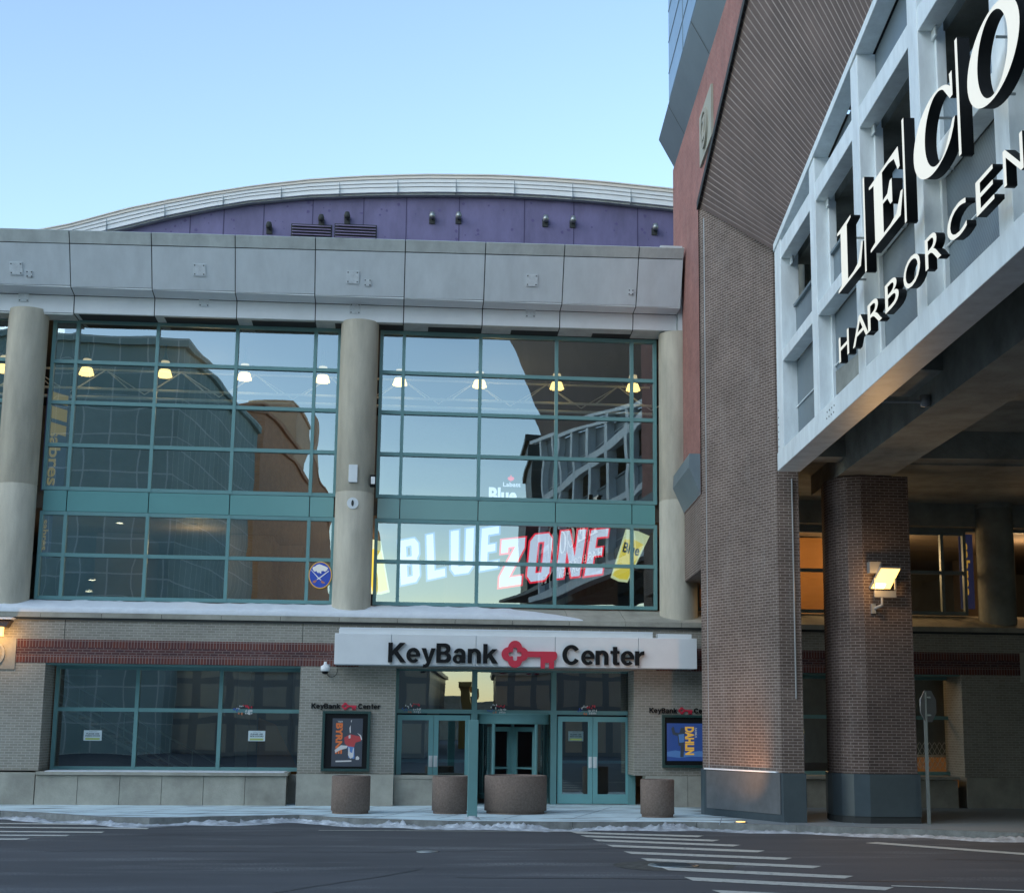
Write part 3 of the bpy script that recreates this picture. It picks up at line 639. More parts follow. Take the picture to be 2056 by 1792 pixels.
m.add(vs, [(i, i+1, n+i+1, n+i) for i in range(n-1)]); m.build('purple_wall', 'purple', ar)
bands = [(.0, .05, 'cap_metal', .60), (.05, .21, 'cap_metal', .55), (.215, .42, 'white_metal', .50), (.435, .62, 'white_metal', .46), (.635, .90, 'white_metal', .42), (.90, 1.0, 'panel_top', .28)]
for t0, t1, mt, dy in bands:
    m = MB(); vs = []
    for i in range(n):
        a, b = P_t[i], P_b[i]; z = lambda t: a.z+(b.z-a.z)*t
        vs += [(b.x, PY_-dy, z(t0)), (b.x, PY_-dy, z(t1)), (b.x, PY_+.2, z(t0)), (b.x, PY_+.2, z(t1))]
    for i in range(n-1):
        k = 4*i; m.add([vs[k], vs[k+1], vs[k+5], vs[k+4], vs[k+2], vs[k+3], vs[k+7], vs[k+6]], [(0, 1, 2, 3), (0, 3, 7, 4), (1, 5, 6, 2)])
    m.build('roof_fascia', mt, ar)
m = MB(); vs = []
for i in range(n): a, b = P_t[i], P_b[i]; vs += [(b.x, PY_-.25, a.z-.06), (b.x, PY_-.25, b.z+.05)]
m.add(vs, [(2*i, 2*i+1, 2*i+3, 2*i+2) for i in range(n-1)]); m.build('fascia_backing', 'joint', ar)
m = MB()
for x in range(-20, 1400, 117):
    a, b = oY(x, interp(topc, x)+9, PY_-.52), oY(x, interp(bot, x)-3, PY_-.45); m.box(a.x-.012, a.x+.012, PY_-.51, PY_-.2, b.z, a.z)
m.build('fascia_seam', mat('seam', (.28, .33, .36), .6), ar)
m = MB(); vs = []
for i in range(n): a, b = P_t[i], P_b[i]; vs += [(b.x, PY_-.59, a.z+.01), (b.x*.98, PY_+40, a.z-2)]
m.add(vs, [(2*i, 2*i+2, 2*i+3, 2*i+1) for i in range(n-1)], 0, True); m.build('roof', 'cap_metal', ar)
MB().box(-23.3, 27.3, 62, 90, 0, 13.5).build('bowl_wall', 'dark', ar)
m = MB()
for x in (383, 450, 530, 628, 730, 816, 922, 1053, 1152, 1280): p = oY(x, 430, PY_); m.box(p.x-.02, p.x+.02, PY_-.012, PY_+.02, 14, oY(x, interp(bot, x), PY_).z)
m.build('wall_seam', mat('seam_dark', (.06, .05, .12), .7), ar)
random.seed(5); stain = mat('stain', (.115, .095, .22), .8)
for i in range(70):
    x = random.uniform(330, 1340); y = random.uniform(max(interp(bot, x)+8, 402), 484); p = oY(x, y, PY_); r_ = random.uniform(.03, .09)
    MB().add([(p.x+r_*random.uniform(.6, 1.1)*math.cos(a*.628), PY_-.004, p.z+r_*random.uniform(.6, 1.1)*math.sin(a*.628)) for a in range(10)], [tuple(range(10))]).build('wall_stain', stain, ar)
for (x0, x1) in ((585, 666), (672, 756)):
    a, b = oY(x0, 449, PY_), oY(x1, 474, PY_); m = MB().box(a.x, b.x, PY_-.03, PY_+.05, b.z-.5, a.z, 1)
    zz = b.z-.4
    while zz < a.z-.05: m.obox((a.x+.04, PY_-.12, zz), (b.x-a.x-.08, 0, 0), (0, .1, .06), (0, .0, .02), 0); zz += .125
    m.build('louvre', [mat('louvre', (.24, .20, .33), .5, metal=.3), 'joint'], ar)
fl = None
def small_flood(x, y, first):
    p = oY(x, y, PY_-.3); t = thing('floodlight', 'x', 'floodlight', tuple(p), 'floodlights on the purple wall')
    MB().box(p.x-.12, p.x+.12, PY_-.05, PY_-.013, p.z-.28, p.z+.02).build('bracket', 'joint', t)
    MB().tube((p.x, PY_-.05, p.z-.1), (p.x, PY_-.3, p.z-.02), .03).build('arm', 'joint', t)
    m = MB().lathe([(0, -.02), (.11, -.01), (.13, .1), (.09, .24), (0, .27)], (p.x, PY_-.32, p.z-.12), 12); m.build('housing', 'rail' if x > 800 else 'joint', t)
    return t
FLL = [(540, 452, 'black floodlight low on the purple wall, leftmost of all'), (645, 437, 'dark floodlight above the left louvre'), (697, 432, 'dark floodlight above the right louvre'), (868, 432, 'silver floodlight on purple wall just right of the louvres'), (921, 432, 'silver floodlight left of the middle of the purple wall, second silver one'), (1096, 438, 'silver floodlight right of the middle of the purple wall'), (1151, 440, 'silver floodlight second from the brick tower'), (1316, 455, 'silver floodlight on purple wall nearest the brick tower')]
for x, y, lb in FLL: small_flood(x, y, 0)['label'] = lb

# sealed cracks wandering over the asphalt
random.seed(21)
for (x, y, dx, dy, n) in ((-6, 27, 1, .12, 26), (1, 22.5, 1, -.08, 20), (-3, 18.5, .5, .9, 18), (9.5, 25.5, 1, -.25, 14), (-9, 31, 1, -.04, 22)):
    m = MB(); p = Vector((x, y, .004)); d = Vector((dx, dy, 0)).normalized(); prev = None
    for i in range(n):
        nrm = Vector((-d.y, d.x, 0)); wv = random.uniform(.012, .035); cur = (p+nrm*wv, p-nrm*wv)
        if prev: m.add([prev[0], prev[1], cur[1], cur[0]], [(0, 1, 2, 3)])
        prev = cur; ang = random.uniform(-.35, .35); d = (d+Vector((-d.y, d.x, 0))*ang*.5+Vector((dx, dy, 0)).normalized()*.35).normalized(); p = p+d*random.uniform(.25, .55)
    tag(m.build('road_crack', mat('tar_seal', (.035, .037, .04), .55)), kind='structure')
# ================================================================ brick tower on the right
AZ = R(4.09); D_ = Vector((math.sin(AZ), math.cos(AZ), 0)); NO = Vector((-D_.y, D_.x, 0))      # along the side street, and out of its walls towards it
A0 = Vector((7.59, 35.83, 0)); P0 = oY(1567, 940, 32.0); P0.z = 0
def WP(Y, z, o=0): return A0 + D_*((Y-A0.y)/D_.y) + NO*o + Vector((0, 0, z))
def BP(s, z, o=0): return P0 - D_*s + NO*o + Vector((0, 0, z))
def bsz(x, y, o=0): q = oP(x, y, P0+NO*o, NO); return -(q-P0-NO*o).dot(D_), q.z
tw = thing('brick_tower', 'tall red brick tower with grey metal overhang and a huge brown brick pier', 'building', (9, 36, 0))
chz = lambda s: 13.46+.128*(s+.3)                  # top chord of the parking frame
soffL = lambda Y: 15.70+(35.83-Y)*.235
m = MB()
ys = [41.3, 35.83]; 
m.add([WP(41.3, 8.05), WP(35.83, 8.05), WP(35.83, 18.86), WP(41.3, 18.86)], [(0, 1, 2, 3)])
yy = [35.83, 28, 22.5]; 
m.add([WP(35.83, 15.70), WP(28, soffL(28)), WP(22.5, 18.84), WP(22.5, 18.86), WP(35.83, 18.86)], [(0, 1, 2, 3, 4)])
m.add([WP(41.3, 8.05), WP(41.3, 8.05)+Vector((26, 0, 0)), WP(41.3, 18.86)+Vector((26, 0, 0)), WP(41.3, 18.86)], [(0, 1, 2, 3)])
m.build('wall', 'red_brick', tw)
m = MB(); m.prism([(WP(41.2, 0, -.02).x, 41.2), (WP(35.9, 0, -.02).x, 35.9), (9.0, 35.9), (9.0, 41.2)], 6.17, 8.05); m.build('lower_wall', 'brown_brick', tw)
def trim(z_in, z_out, z_top, o, y0, y1, name, end=True):
    m = MB(); pr = [(0, z_in), (o, z_out), (o-.02, z_top), (0, z_top)]
    a = [WP(y0, z, oo) for oo, z in pr]; b = [WP(y1, z, oo) for oo, z in pr]
    m.add(a+b, [(i, (i+1) % 4, 4+(i+1) % 4, 4+i) for i in range(4)]+[(3, 2, 1, 0), (4, 5, 6, 7)]); return m.build(name, 'grey_metal', tw)
trim(8.06, 8.75, 9.1, .30, 41.2, 35.86, 'metal_trim')
trim(18.84, 19.70, 19.8, .46, 41.0, 20, 'metal_overhang')
m = MB()
for Y in (38.5, 33.5, 28.5, 23.5): a, b = WP(Y, 18.84, .006), WP(Y-.03, 18.84, .006); c_, d_ = WP(Y-.03, 19.70, .466), WP(Y, 19.70, .466); m.quad(a, b, c_, d_)
m.build('overhang_joint', 'joint', tw)
m = MB(); m.add([WP(38.4, 19.8, .45), WP(20, 19.8, .45), WP(20, 44, .45), WP(38.4, 44, .45)], [(0, 1, 2, 3)]); m.add([WP(38.4, 19.8, .45), WP(38.4, 19.8, .45)+Vector((30, 0, 0)), WP(38.4, 44, .45)+Vector((30, 0, 0)), WP(38.4, 44, .45)], [(0, 1, 2, 3)])
m.build('blue_panel_wall', mat('blue_panels', (.20, .30, .38), .3, metal=.6, var=.1), tw)
m = MB()
for z in [20.6+.95*i for i in range(22)]: m.obox(WP(38.4, z, .45), WP(20, z, .45)-WP(38.4, z, .45), NO*.012, (0, 0, .035))
for Y in (35.2, 31.5, 27.5, 23): m.obox(WP(Y, 19.8, .45), D_*.03, NO*.010, (0, 0, 24))
m.build('panel_joint', 'grey_metal', tw)
# far side mass of the tower (keeps the low sun off the street)
m = MB(); m.prism([(WP(38, 0, -.3).x, 38), (WP(20, 0, -.3).x, 20), (60, 20), (60, 38)], 19.9, 42); m.build('upper_mass', 'dark', tw)
MB().box(26.5, 60, 12, 41, 0, 19.85).build('back_mass', 'dark', tw)
MB().prism([(WP(41.2, 0, -.1).x, 41.2), (WP(36.5, 0, -.1).x, 36.5), (26, 36.5), (26, 41.2)], 13.8, 18.8).build('inner_mass', 'dark', tw)
# stone plaque with a ring
pl = MB(); Yc, zc = 34.0, 17.1
pl.obox(WP(35.05, 16.45, 0), -D_*2.1, NO*.06, (0, 0, 1.35))
po = pl.build('stone_plaque', mat('plaque_stone', (.36, .36, .30), .8, var=.1), tw)
poly([ell(0, 0, .52, .52), ell(0, 0, .40, .40)], 'ring', frame(WP(Yc, zc, .09), -D_, (0, 0, 1), NO), ['stone'], .06, po)
poly([[(-.2, -.28), (.2, -.28), (.2, -.18), (-.06, -.18), (.2, .05), (.2, .28), (-.2, .28), (-.2, .18), (.06, .18), (-.2, -.05)]], 'emblem', frame(WP(Yc, zc, .09), -D_, (0, 0, 1), NO), ['stone'], .05, po)
# big brown brick pier
A1, B1, C1 = Vector((7.59, 35.83, 0)), Vector((8.79, 32.94, 0)), Vector((9.30, 32.90, 0))
pts = [(7.80, 36.6), (7.60, 35.95), (A1.x+.05, A1.y-.10), (B1.x, B1.y), (C1.x, C1.y), (9.34, 36.5)]
tops = [15.85, 15.85, 15.85, 13.75, 13.4, 13.4]
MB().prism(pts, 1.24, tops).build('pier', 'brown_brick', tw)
MB().tube((A1.x+.10, A1.y-.22, 1.24), (A1.x+.10, A1.y-.22, 15.3), .016, 6).build('corner_joint', 'lamp_grey', tw)
MB().tube((9.14, 32.88, 2.9), (9.14, 32.88, 8.0), .022).build('conduit', 'lamp_grey', tw)
def grow(pts, d):
    c = Vector((sum(p[0] for p in pts)/len(pts), sum(p[1] for p in pts)/len(pts))); return [tuple(Vector(p)+(Vector(p)-c).normalized()*d) for p in pts]
g = grow(pts, .06); MB().prism(g, .15, 1.235).build('pier_base', 'dark_clad', tw)
e = (Vector((*g[3], 0))-Vector((*g[2], 0))); nrm = Vector((e.y, -e.x, 0)).normalized(); nrm = nrm if nrm.y < 0 else -nrm
MB().obox(Vector((*g[2], .32))+e*.04+nrm*.001, e*.93, nrm*.02, (0, 0, .90)).build('base_panel', 'clad_light', tw)
MB().obox(Vector((*g[2], 1.236))+e*.02-nrm*.05, e*.92, nrm*.10, (0, 0, .03)).build('snow_line', 'snow', tw)
# ribbed brick soffit between the tower wall and the parking frame
NR = 120; m = MB(); Ltop, Rs = [], []
def rib(t):
    L = WP(35.83-29.3*t*1.0, soffL(35.83-29.3*t)); s = -.5+22.6*t; Rr = BP(s, chz(s)+.02, -.02); return L, Rr
for i in range(NR):
    a, b = rib(i/NR); c_, d_ = rib((i+.74)/NR); e, f_ = rib((i+1)/NR); u = Vector((0, 0, .015))
    m.add([a, c_, d_, b], [(0, 1, 2, 3)], 0); m.add([c_, c_+u, d_+u, d_], [(0, 1, 2, 3)], 0); m.add([c_+u, e+u, f_+u, d_+u], [(0, 1, 2, 3)], 1); m.add([e+u, e, f_, f_+u], [(0, 1, 2, 3)], 0)
m.build('ribbed_soffit', [mat('rib_brick', (.15, .11, .098), .8, var=.25, vscale=.8), mat('rib_mortar', (.36, .30, .27), .85, var=.2, vscale=.6)], tw)
m = MB(); k0 = [WP(35.83-29.3*t, soffL(35.83-29.3*t)-.1, .01) for t in (0, 1)]; k1 = [v+Vector((0, 0, .2)) for v in k0]
m.add([k0[0], k0[1], k1[1], k1[0]]+[v+NO*.03 for v in (k0[0], k0[1], k1[1], k1[0])], [(0, 1, 2, 3), (4, 5, 6, 7), (0, 1, 5, 4), (2, 3, 7, 6), (0, 3, 7, 4)]); m.build('soffit_edge', 'joint', tw)

# ================================================================ parking deck over the side street
pk = thing('parking_structure', 'elevated parking deck with pale blue steel frame and mesh panels crossing overhead', 'parking deck', (9, 30, 0))
SE = 26
def bbeam(s0, s1, z0, z1, o0, o1, name, mt, z0b=None, z1b=None, parent=pk):
    z0b = z0 if z0b is None else z0b; z1b = z1 if z1b is None else z1b
    vs = [BP(s0, z0, o0), BP(s1, z0b, o0), BP(s1, z0b, o1), BP(s0, z0, o1), BP(s0, z1, o0), BP(s1, z1b, o0), BP(s1, z1b, o1), BP(s0, z1, o1)]
    return MB().add(vs, [(0, 3, 2, 1), (4, 5, 6, 7), (0, 1, 5, 4), (1, 2, 6, 5), (2, 3, 7, 6), (3, 0, 4, 7)]).build(name, mt, parent, bevel=.012 if mt == 'steel' else 0)
PS = [(-.24, .46)]+[(3.68+3.72*i, 4.20+3.72*i) for i in range(6)]
for s0, s1 in PS:
    bbeam(s0, s1, 8.48, chz(s0)-.16, -.42, .0, 'post', 'steel', None, chz(s1)-.16)
    bbeam(s0+.52 if s0 < 0 else s1, (s0+.62 if s0 < 0 else s1+.09), 8.48, 12.9, -.42, -.26, 'post_flange', 'steel')
bbeam(-.24, SE, 8.05, 8.475, -.5, .02, 'bottom_beam', 'steel')
bbeam(-.24, SE, chz(-.24)-.16, chz(-.24)+.03, -.3, .03, 'top_chord', 'steel', chz(SE)-.16, chz(SE)+.03)
for (a0, a1), (b0, b1) in zip(PS[:-1], PS[1:]):
    for z0, z1 in ((10.48, 10.75), (12.92, 13.32)):
        if z1 > chz(a1)-.16: z1 = chz(a1)-.17
        bbeam(a1+.004, b0-.004, z0, z1, -.32, -.012, 'cross_beam', 'steel')
        if z0 > 12: 
            MB().obox(BP(a1+.004, z0-.16, -.25), -D_*.22, NO*.03, (0, 0, .155)).build('bracket', 'steel', pk)
    bbeam(a1+.06, b0-.004, 11.74, 11.80, -.36, -.27, 'hand_rail', 'grey_metal')
    for z in (9.40,): bbeam(a1, b0, z, z+.03, -.335, -.30, 'thin_rail', 'steel')
    if chz(a1) > 13.9: bbeam(a1, b0, 13.72, 13.75, -.335, -.30, 'thin_rail', 'steel')
    for z0, z1, z1b in ((8.48, 10.48, 10.48), (10.75, 11.74, 11.74), (13.32, chz(a1)-.17, chz(b0)-.17)):
        if z1 > z0: bbeam(a1, b0, z0, z1, -.36, -.337, 'mesh_panel', 'mesh', None, z1b)
# bolts at the joints
m = MB()
for s in (4.9, 5.1, 5.3, 5.5):
    for z in (8.2, 8.32): m.tube(BP(s+.4*(z-8.2), z, .02), BP(s+.4*(z-8.2), z, .03), .016, 6)
for i in range(6): m.tube(BP(-.1, 8.6+.17*i, 0), BP(-.1, 8.6+.17*i, .012), .014, 6)
m.build('bolt', 'joint', pk)
# decks, back wall and inner columns
bbeam(-.2, SE, 13.0, 13.28, -14, -.5, 'ceiling_slab', 'slab'); bbeam(-.2, SE, 10.35, 10.6, -14, -.5, 'deck_slab', 'slab')
bbeam(-.2, 40, 9.05, 9.3, -45, -.45, 'lower_slab', 'slab')
bbeam(-.2, SE, 9.3, 13.0, -14.3, -14, 'back_wall', 'dark')
bbeam(-.9, -.2, 8.4, 13.4, -14, -.7, 'end_wall', 'slab')
for s in (5.6, 13.1, 20.6): bbeam(s, s+.6, 10.6, 13.0, -3.4, -2.8, 'inner_column', 'slab'); bbeam(s-.1, s+.5, 12.6, 13.0, -13.5, -.7, 'inner_beam', 'slab')
m = MB(); m.prism([(9.4, 32.5), (26, 31), (26, 41.2), (9.4, 41.2)], 8.6, 9.0); m.build('far_slab', 'slab', pk)
m = MB(); m.prism([(8.3, 39.8), (26, 39.8), (26, 40.9), (8.3, 40.9)], 7.95, 8.6); m.build('edge_beam', 'slab', pk)
MB().box(24, 24.5, -6, 31, 0, 9.0).build('light_blocker', 'slab', pk)  # unseen wall added to keep side light out from under the deck
# girders under the deck
m = MB(); a = Vector((10.17, 31.68, 8.1)); m.obox(a+D_*4.2, -D_*40, Vector((1.25, 0, 0)), (0, 0, .95)); m.build('girder', 'slab', pk)
for Yt in (24.6, 15.5, 6):
    m = MB(); q = Vector((8.35, Yt, 8.6)); m.obox(q, (1.6, 0, 0), (0, 2.15, 0), (0, 0, .46)); m.obox(q+Vector((3.1, 0, 0)), (12, 0, 0), (0, 2.15, 0), (0, 0, .46)); m.build('cross_girder', 'slab', pk)
m = MB(); m.obox((11.9, 32.6, 8.35), (14, -1.2, 0), (0, 1.2, 0), (0, 0, .7)); m.build('girder', 'slab', pk)
for s, z in ((6.5, 8.2), (13.6, 8.7)):
    m = MB(); m.tube(BP(s, z, -.3), BP(s, z, -1.4), .03); m.lathe([(0, -.1), (.09, -.08), (.11, .12), (0, .14)], tuple(BP(s, z, -1.45)), 12); t = m.build('junction_pipe', 'lamp_grey', pk)
# middle pier
pp = [(10.95, 35.9), (10.32, 34.5), (10.17, 33.8), (10.16, 33.45), (10.24, 33.1), (10.42, 32.82), (10.72, 32.66), (11.86, 32.66), (11.86, 35.9)]
mp_ = thing('brick_pier', 'square brown brick pier with rounded corner, carrying the floodlight', 'pier', (11, 33, .15))
MB().prism(pp, 1.24, 8.08).build('shaft', 'shaded_brick', mp_); MB().prism(grow(pp, .07), .30, 1.235).build('base', 'dark_clad', mp_); MB().prism(grow(pp, .05), .15, .30).build('plinth', 'joint', mp_)

# ---------------------------------------------------------------- big letters on the frame
LG = 0.38
sg = thing('building_sign', 'huge cream serif letters divided by tall bars on the steel frame', 'sign', tuple(BP(6, 10, LG)))
def placed(loops, s0, s1, z0, z1, name, label, dep=.17, parent=sg, mats=('cream_lit', 'black'), o=LG):
    w_, h_ = s1-s0, z1-z0; lp = [[(x*w_, y*h_) for x, y in l] for l in loops]
    t = poly(lp, name, frame(BP(s0, z0, o-dep/2), -D_, (0, 0, 1), NO), list(mats), dep, parent)
    if label: t['label'] = label
    return t
Lo = [[(0, 0), (.90, 0), (1, .34), (.94, .35), (.80, .10), (.62, .055), (.40, .05), (.40, .93), (.56, .96), (.56, 1), (0, 1), (0, .96), (.14, .93), (.14, .07), (0, .04)]]
Eo = [[(0, 0), (.92, 0), (1, .32), (.94, .33), (.80, .10), (.62, .055), (.42, .05), (.42, .48), (.56, .47), (.64, .34), (.70, .34), (.70, .68), (.64, .68), (.56, .54), (.42, .53), (.42, .95), (.62, .945), (.78, .90), (.88, .68), (.94, .69), (.90, 1), (0, 1), (0, .96), (.15, .93), (.15, .07), (0, .04)]]
def cshape():
    out, inn = [], []
    for i in range(41):
        a = R(38+(360-80)*i/40); out.append((.5+.5*math.cos(a), .5+.5*math.sin(a)*1.0))
    for i in range(41):
        a = R(322-(360-80)*i/40+0); inn.append((.56+.36*math.cos(a)*.82+.02, .5+.455*math.sin(a)))
    tip = [(.90, .36), (.86, .22)]
    top = [(.84, .70), (.90, .64), (.95, .64), (.95, .98), (.89, .98)]
    return [out[:1][::-1]+out[1:]+[(.93, .26), (.97, .37), (.92, .37)]+inn[2:-2]+[(.88, .66)]+[(.94, .66), (.94, .97), (.88, .97)]]
Oo = [ell(.5, .5, .5, .5, 48), ell(.5, .5, .29, .455, 48)]
s_of = lambda x3, y3: bsz((1800+x3*.5034)/1.3789, y3*.5034/1.3789, LG)
zb, zt = s_of(1032, 1622)[1], s_of(1025, 1292)[1]
def srange(l, r): return s_of(*l)[0], s_of(*r)[0]
a, b = srange((1034, 1500), (1172, 1400)); placed(Lo, a, b, zb, zt, 'letter', 'letter L')
a, b = srange((1208, 1200), (1392, 1120)); placed(Eo, a, b, zb, zt, 'letter', 'letter E')
a, b = srange((1448, 850), (1690, 780)); placed(cshape(), a, b, zb, zt, 'letter', 'letter C')
a, b = srange((1742, 430), (2036, 200)); placed(Oo, a, b, zb-.02, zt+.02, 'letter', 'letter O')
for i, (l, k) in enumerate((((1175, 1230), 1), ((1392, 950), 1), ((1686, 540), 1))):
    s = s_of(*l)[0]; zz = s_of(1185, 1497)[1]; z2 = s_of(1176, 972)[1]
    placed([[(0, 0), (1, 0), (1, 1), (0, 1)]], s, s+.10, zz, z2, 'divider_bar', None, .17)
sM = b+.45; placed([[(0, 0), (1, 0), (1, 1), (0, 1)]], sM, sM+.1, zz, z2, 'divider_bar', None, .17)
for l_ in list(sg.children):
    if l_.name.startswith('letter'):
        v0 = l_.data.vertices; c_ = sum((v.co for v in v0), Vector())/len(v0)+Vector(sg.location); c_ -= NO*(c_-P0).dot(NO)
        for zz in (.38, -.38): MB().tube(c_+Vector((0, 0, zz))+D_*.3, c_+Vector((0, 0, zz))+D_*.3+NO*(LG-.17), .02, 6).build('bracket', 'rail', sg)
sg2 = thing('building_sign', 'thin cream capital letters reading HARBORCENTER along the bottom of the steel frame', 'sign', tuple(BP(6, 9.1, LG)))
zb, zt = s_of(1045, 1390+575)[1], s_of(1035, 1390+445)[1]
s30 = lambda x3, y3: bsz((1800+x3*.5034)/1.3789, y3*.5034/1.3789, .30); hs = s30(1036, 1390+500)[0]; es = s30(1790, 1060)[0]; st = (es-hs)/7; o2 = .30
wd = {'H': .62, 'A': .78, 'R': .60, 'B': .58, 'O': .82, 'C': .74, 'E': .54, 'N': .66, 'T': .64}
HX = [((1036, 1890), (1090, 1830)), ((1113, 1880), (1197, 1790)), ((1195, 1750), (1272, 1700)), ((1290, 1640), (1364, 1580)), ((1390, 1500), (1482, 1430)), ((1510, 1400), (1596, 1330)), ((1630, 1240), (1735, 1140)), ((1788, 1060), (1886, 980)), ((1938, 900), (2046, 800))]
ends = [(s30(*l)[0], s30(*q)[0]) for l, q in HX]
for k_ in (0, 1, 2): ends.append((ends[-1][0]+1.2, ends[-1][0]+1.2+(.62, .55, .6)[k_]))
for ch, (a, b) in zip('HARBORCENTER', ends):
    t = text(ch, 'letter', frame(BP(a, zb, o2-.07), -D_, (0, 0, 1), NO), ['cream_lit', 'black'], (0, max(.45, b-a), 0, zt-zb), .13, 0, sg2); t['label'] = 'letter '+ch

# ================================================================ entrance sign
SY = 38.3
def sx(x, y, Y=SY): return oY(x, y, Y).x
X0, X1 = oY(671, 1300, SY).x, oY(1400, 1310, SY).x
es_ = thing('entrance_sign', 'long white sign box over the entrance with black lettering and a red key', 'sign', (3, SY, 3.74))
xs = [X0, oY(786, 1300, SY).x, oY(956, 1300, SY).x, oY(1115, 1300, SY).x, oY(1282, 1300, SY).x, X1]
m = MB()
for a, b in zip(xs[:-1], xs[1:]): m.box(a+.008, b-.008, SY, SY+.05, 3.76, 4.56)
m.build('face_panel', 'white_metal', es_, bevel=.008)
MB().box(X0+.02, X1-.02, SY+.05, 39.08, 3.765, 4.55).build('box', 'panel', es_)
MB().box(X0+.10, oY(1311, 1262, 38.5).x, SY+.25, SY+.6, 4.56, 4.70).build('flashing', 'white_metal', es_); MB().box(oY(1322, 1262, 38.5).x, X1-.1, SY+.25, SY+.6, 4.56, 4.69).build('flashing', 'white_metal', es_)
MB().box(X0+.12, oY(1311, 1262, 38.5).x, SY+.24, SY+.62, 4.70, 4.73).build('snow_cover', 'snow', es_)
def keyloops(s):      # unit: lobe offset 37, on a 310 wide mark, origin centre of the bow
    pts = []
    for i in range(0, 361, 6):
        a = R(i)
        best = 0
        for lx, ly in ((37, 0), (-37, 0), (0, 37), (0, -37)):
            bq = lx*math.cos(a)+ly*math.sin(a); cq = lx*lx+ly*ly-39*39; dq = bq*bq-cq
            if dq > 0: best = max(best, bq+math.sqrt(dq))
        pts.append((a, best))
    o_ = [(r_*math.cos(a), r_*math.sin(a)) for a, r_ in pts if not (r_*math.cos(a) > 45 and abs(r_*math.sin(a)) < 17)]
    # split at the shaft
    up_ = [p for p, (a, r_) in zip([(r_*math.cos(a), r_*math.sin(a)) for a, r_ in pts], pts)]
    body = [p for p in up_ if not (p[0] > 40 and abs(p[1]) < 15)]
    shaft = [(66, -15), (146, -15), (146, -78), (170, -78), (170, -45), (182, -47), (194, -45), (194, -78), (222, -78), (222, -34), (236, -24), (239, -10), (239, 5), (232, 16), (222, 17), (66, 17)]
    hole = []
    cr = 12
    for q in [(cr, cr), (cr, 30), (6, 37), (-6, 37), (-cr, 30), (-cr, cr), (-30, cr), (-37, 6), (-37, -6), (-30, -cr), (-cr, -cr), (-cr, -30), (-6, -37), (6, -37), (cr, -30), (cr, -cr), (30, -cr), (37, -6), (37, 6), (30, cr)]: hole.append(q)
    return [[(x*s, y*s) for x, y in (body+shaft)], [(x*s, y*s) for x, y in hole]]
def keysign(ox, oz, Y, scale, parent, depth, mk='black'):
    """scale: metres per picture unit at the size of the big sign"""
    f = FR(ox, Y, oz)
    grotesk('KeyBank', f, mk, 0, 219*scale, -1*scale, 38.5*scale, depth, parent, 'KeyBank lettering')
    k = poly(keyloops(.355*scale), 'key_emblem', FR(ox+(253)*scale, Y, oz+18*scale), ['red'], depth, parent); k['label'] = 'red key emblem'
    grotesk('Center', f, mk, 349*scale, 515*scale, -1*scale, 38.5*scale, depth, parent, 'Center lettering')
q = oY(779, 1325, SY-.06); q2 = oY(1293, 1330, SY-.06); sc = (q2.x-q.x)/515
keysign(q.x, q.z-.03, SY-.05, sc, es_, .09)
ps = thing('wall_lettering', 'small black and red sponsor name on brick above the framed red and black poster', 'sign', tuple(oY(700, 1420, WY)))
q = oY(625, 1421, WY-.03); q2 = oY(763, 1421, WY-.03); keysign(q.x, q.z-.0, WY-.02, (q2.x-q.x)/515, ps, .035)
ps = thing('wall_lettering', 'small black and red sponsor name above the blue poster, partly hidden by the pier', 'sign', tuple(oY(1350, 1430, WY)))
q = oY(1304, 1430, WY-.03); keysign(q.x, q.z-.0, WY-.02, (q2.x-oY(625, 1421, WY-.03).x)/515, ps, .035)

# ================================================================ posters
def px_(x, y, Y=WY-.1): p = oY(x, y, Y); return p.x, p.z
def poster(x0, y0, x1, y1, ix0, iy0, ix1, iy1, label, base, words, word_mat, col_x, side):
    Y = WY-.12; a = oY(x0, y0, Y); b = oY(x1, y1, Y); t = thing('poster_case', label, 'poster', (a.x, Y, b.z))
    m = MB(); fwid = .07; m.box(a.x, a.x+fwid, Y, WY-.002, b.z, a.z); m.box(b.x-fwid, b.x, Y, WY-.002, b.z, a.z); m.box(a.x+fwid, b.x-fwid, Y+.002, WY-.002, a.z-fwid, a.z); m.box(a.x+fwid, b.x-fwid, Y+.002, WY-.002, b.z, b.z+fwid)
    m.build('frame', mat('case_green', (.02, .06, .055), .35), t, bevel=.006)
    MB().box(a.x+fwid, b.x-fwid, Y+.045, WY-.004, b.z+fwid, a.z-fwid).build('backing', 'black', t)
    c0 = oY(ix0, iy0, Y+.03); c1 = oY(ix1, iy1, Y+.03); W_, H_ = c1.x-c0.x, c0.z-c1.z
    sh = MB().box(c0.x, c1.x, Y+.03, Y+.044, c1.z, c0.z).build('poster', base, t)
    return t, sh, c0, W_, H_, Y+.026
t, sh, c0, W_, H_, Yp = poster(648, 1426, 741, 1548, 668, 1441, 726, 1538, 'dark framed poster of a player in red with orange lettering turned sideways', 'poster_dark', '', '', 0, 0)
def pmark(loops, mt, sh, c0, W_, H_, Yp, name='print'):
    return poly([[(x*W_, -y*H_) for x, y in l] for l in loops], name, FR(c0.x, Yp, c0.z), [mt], .004, sh)
def vtext(s, mt, sh, c0, W_, H_, Yp, x0, x1, y0, y1, bold=.05, up_=False):
    # lettering turned a quarter clockwise (reads downwards)
    f = frame((c0.x+x0*W_, Yp, c0.z-y0*H_), (0, 0, -1), (1, 0, 0), (0, -1, 0))
    return text(s, 'lettering', f, [mt], (0, (y1-y0)*H_, 0, (x1-x0)*W_), .004, bold, sh)
vtext('BYRNE', 'poster_orange', sh, c0, W_, H_, Yp, .12, .34, .10, .74)
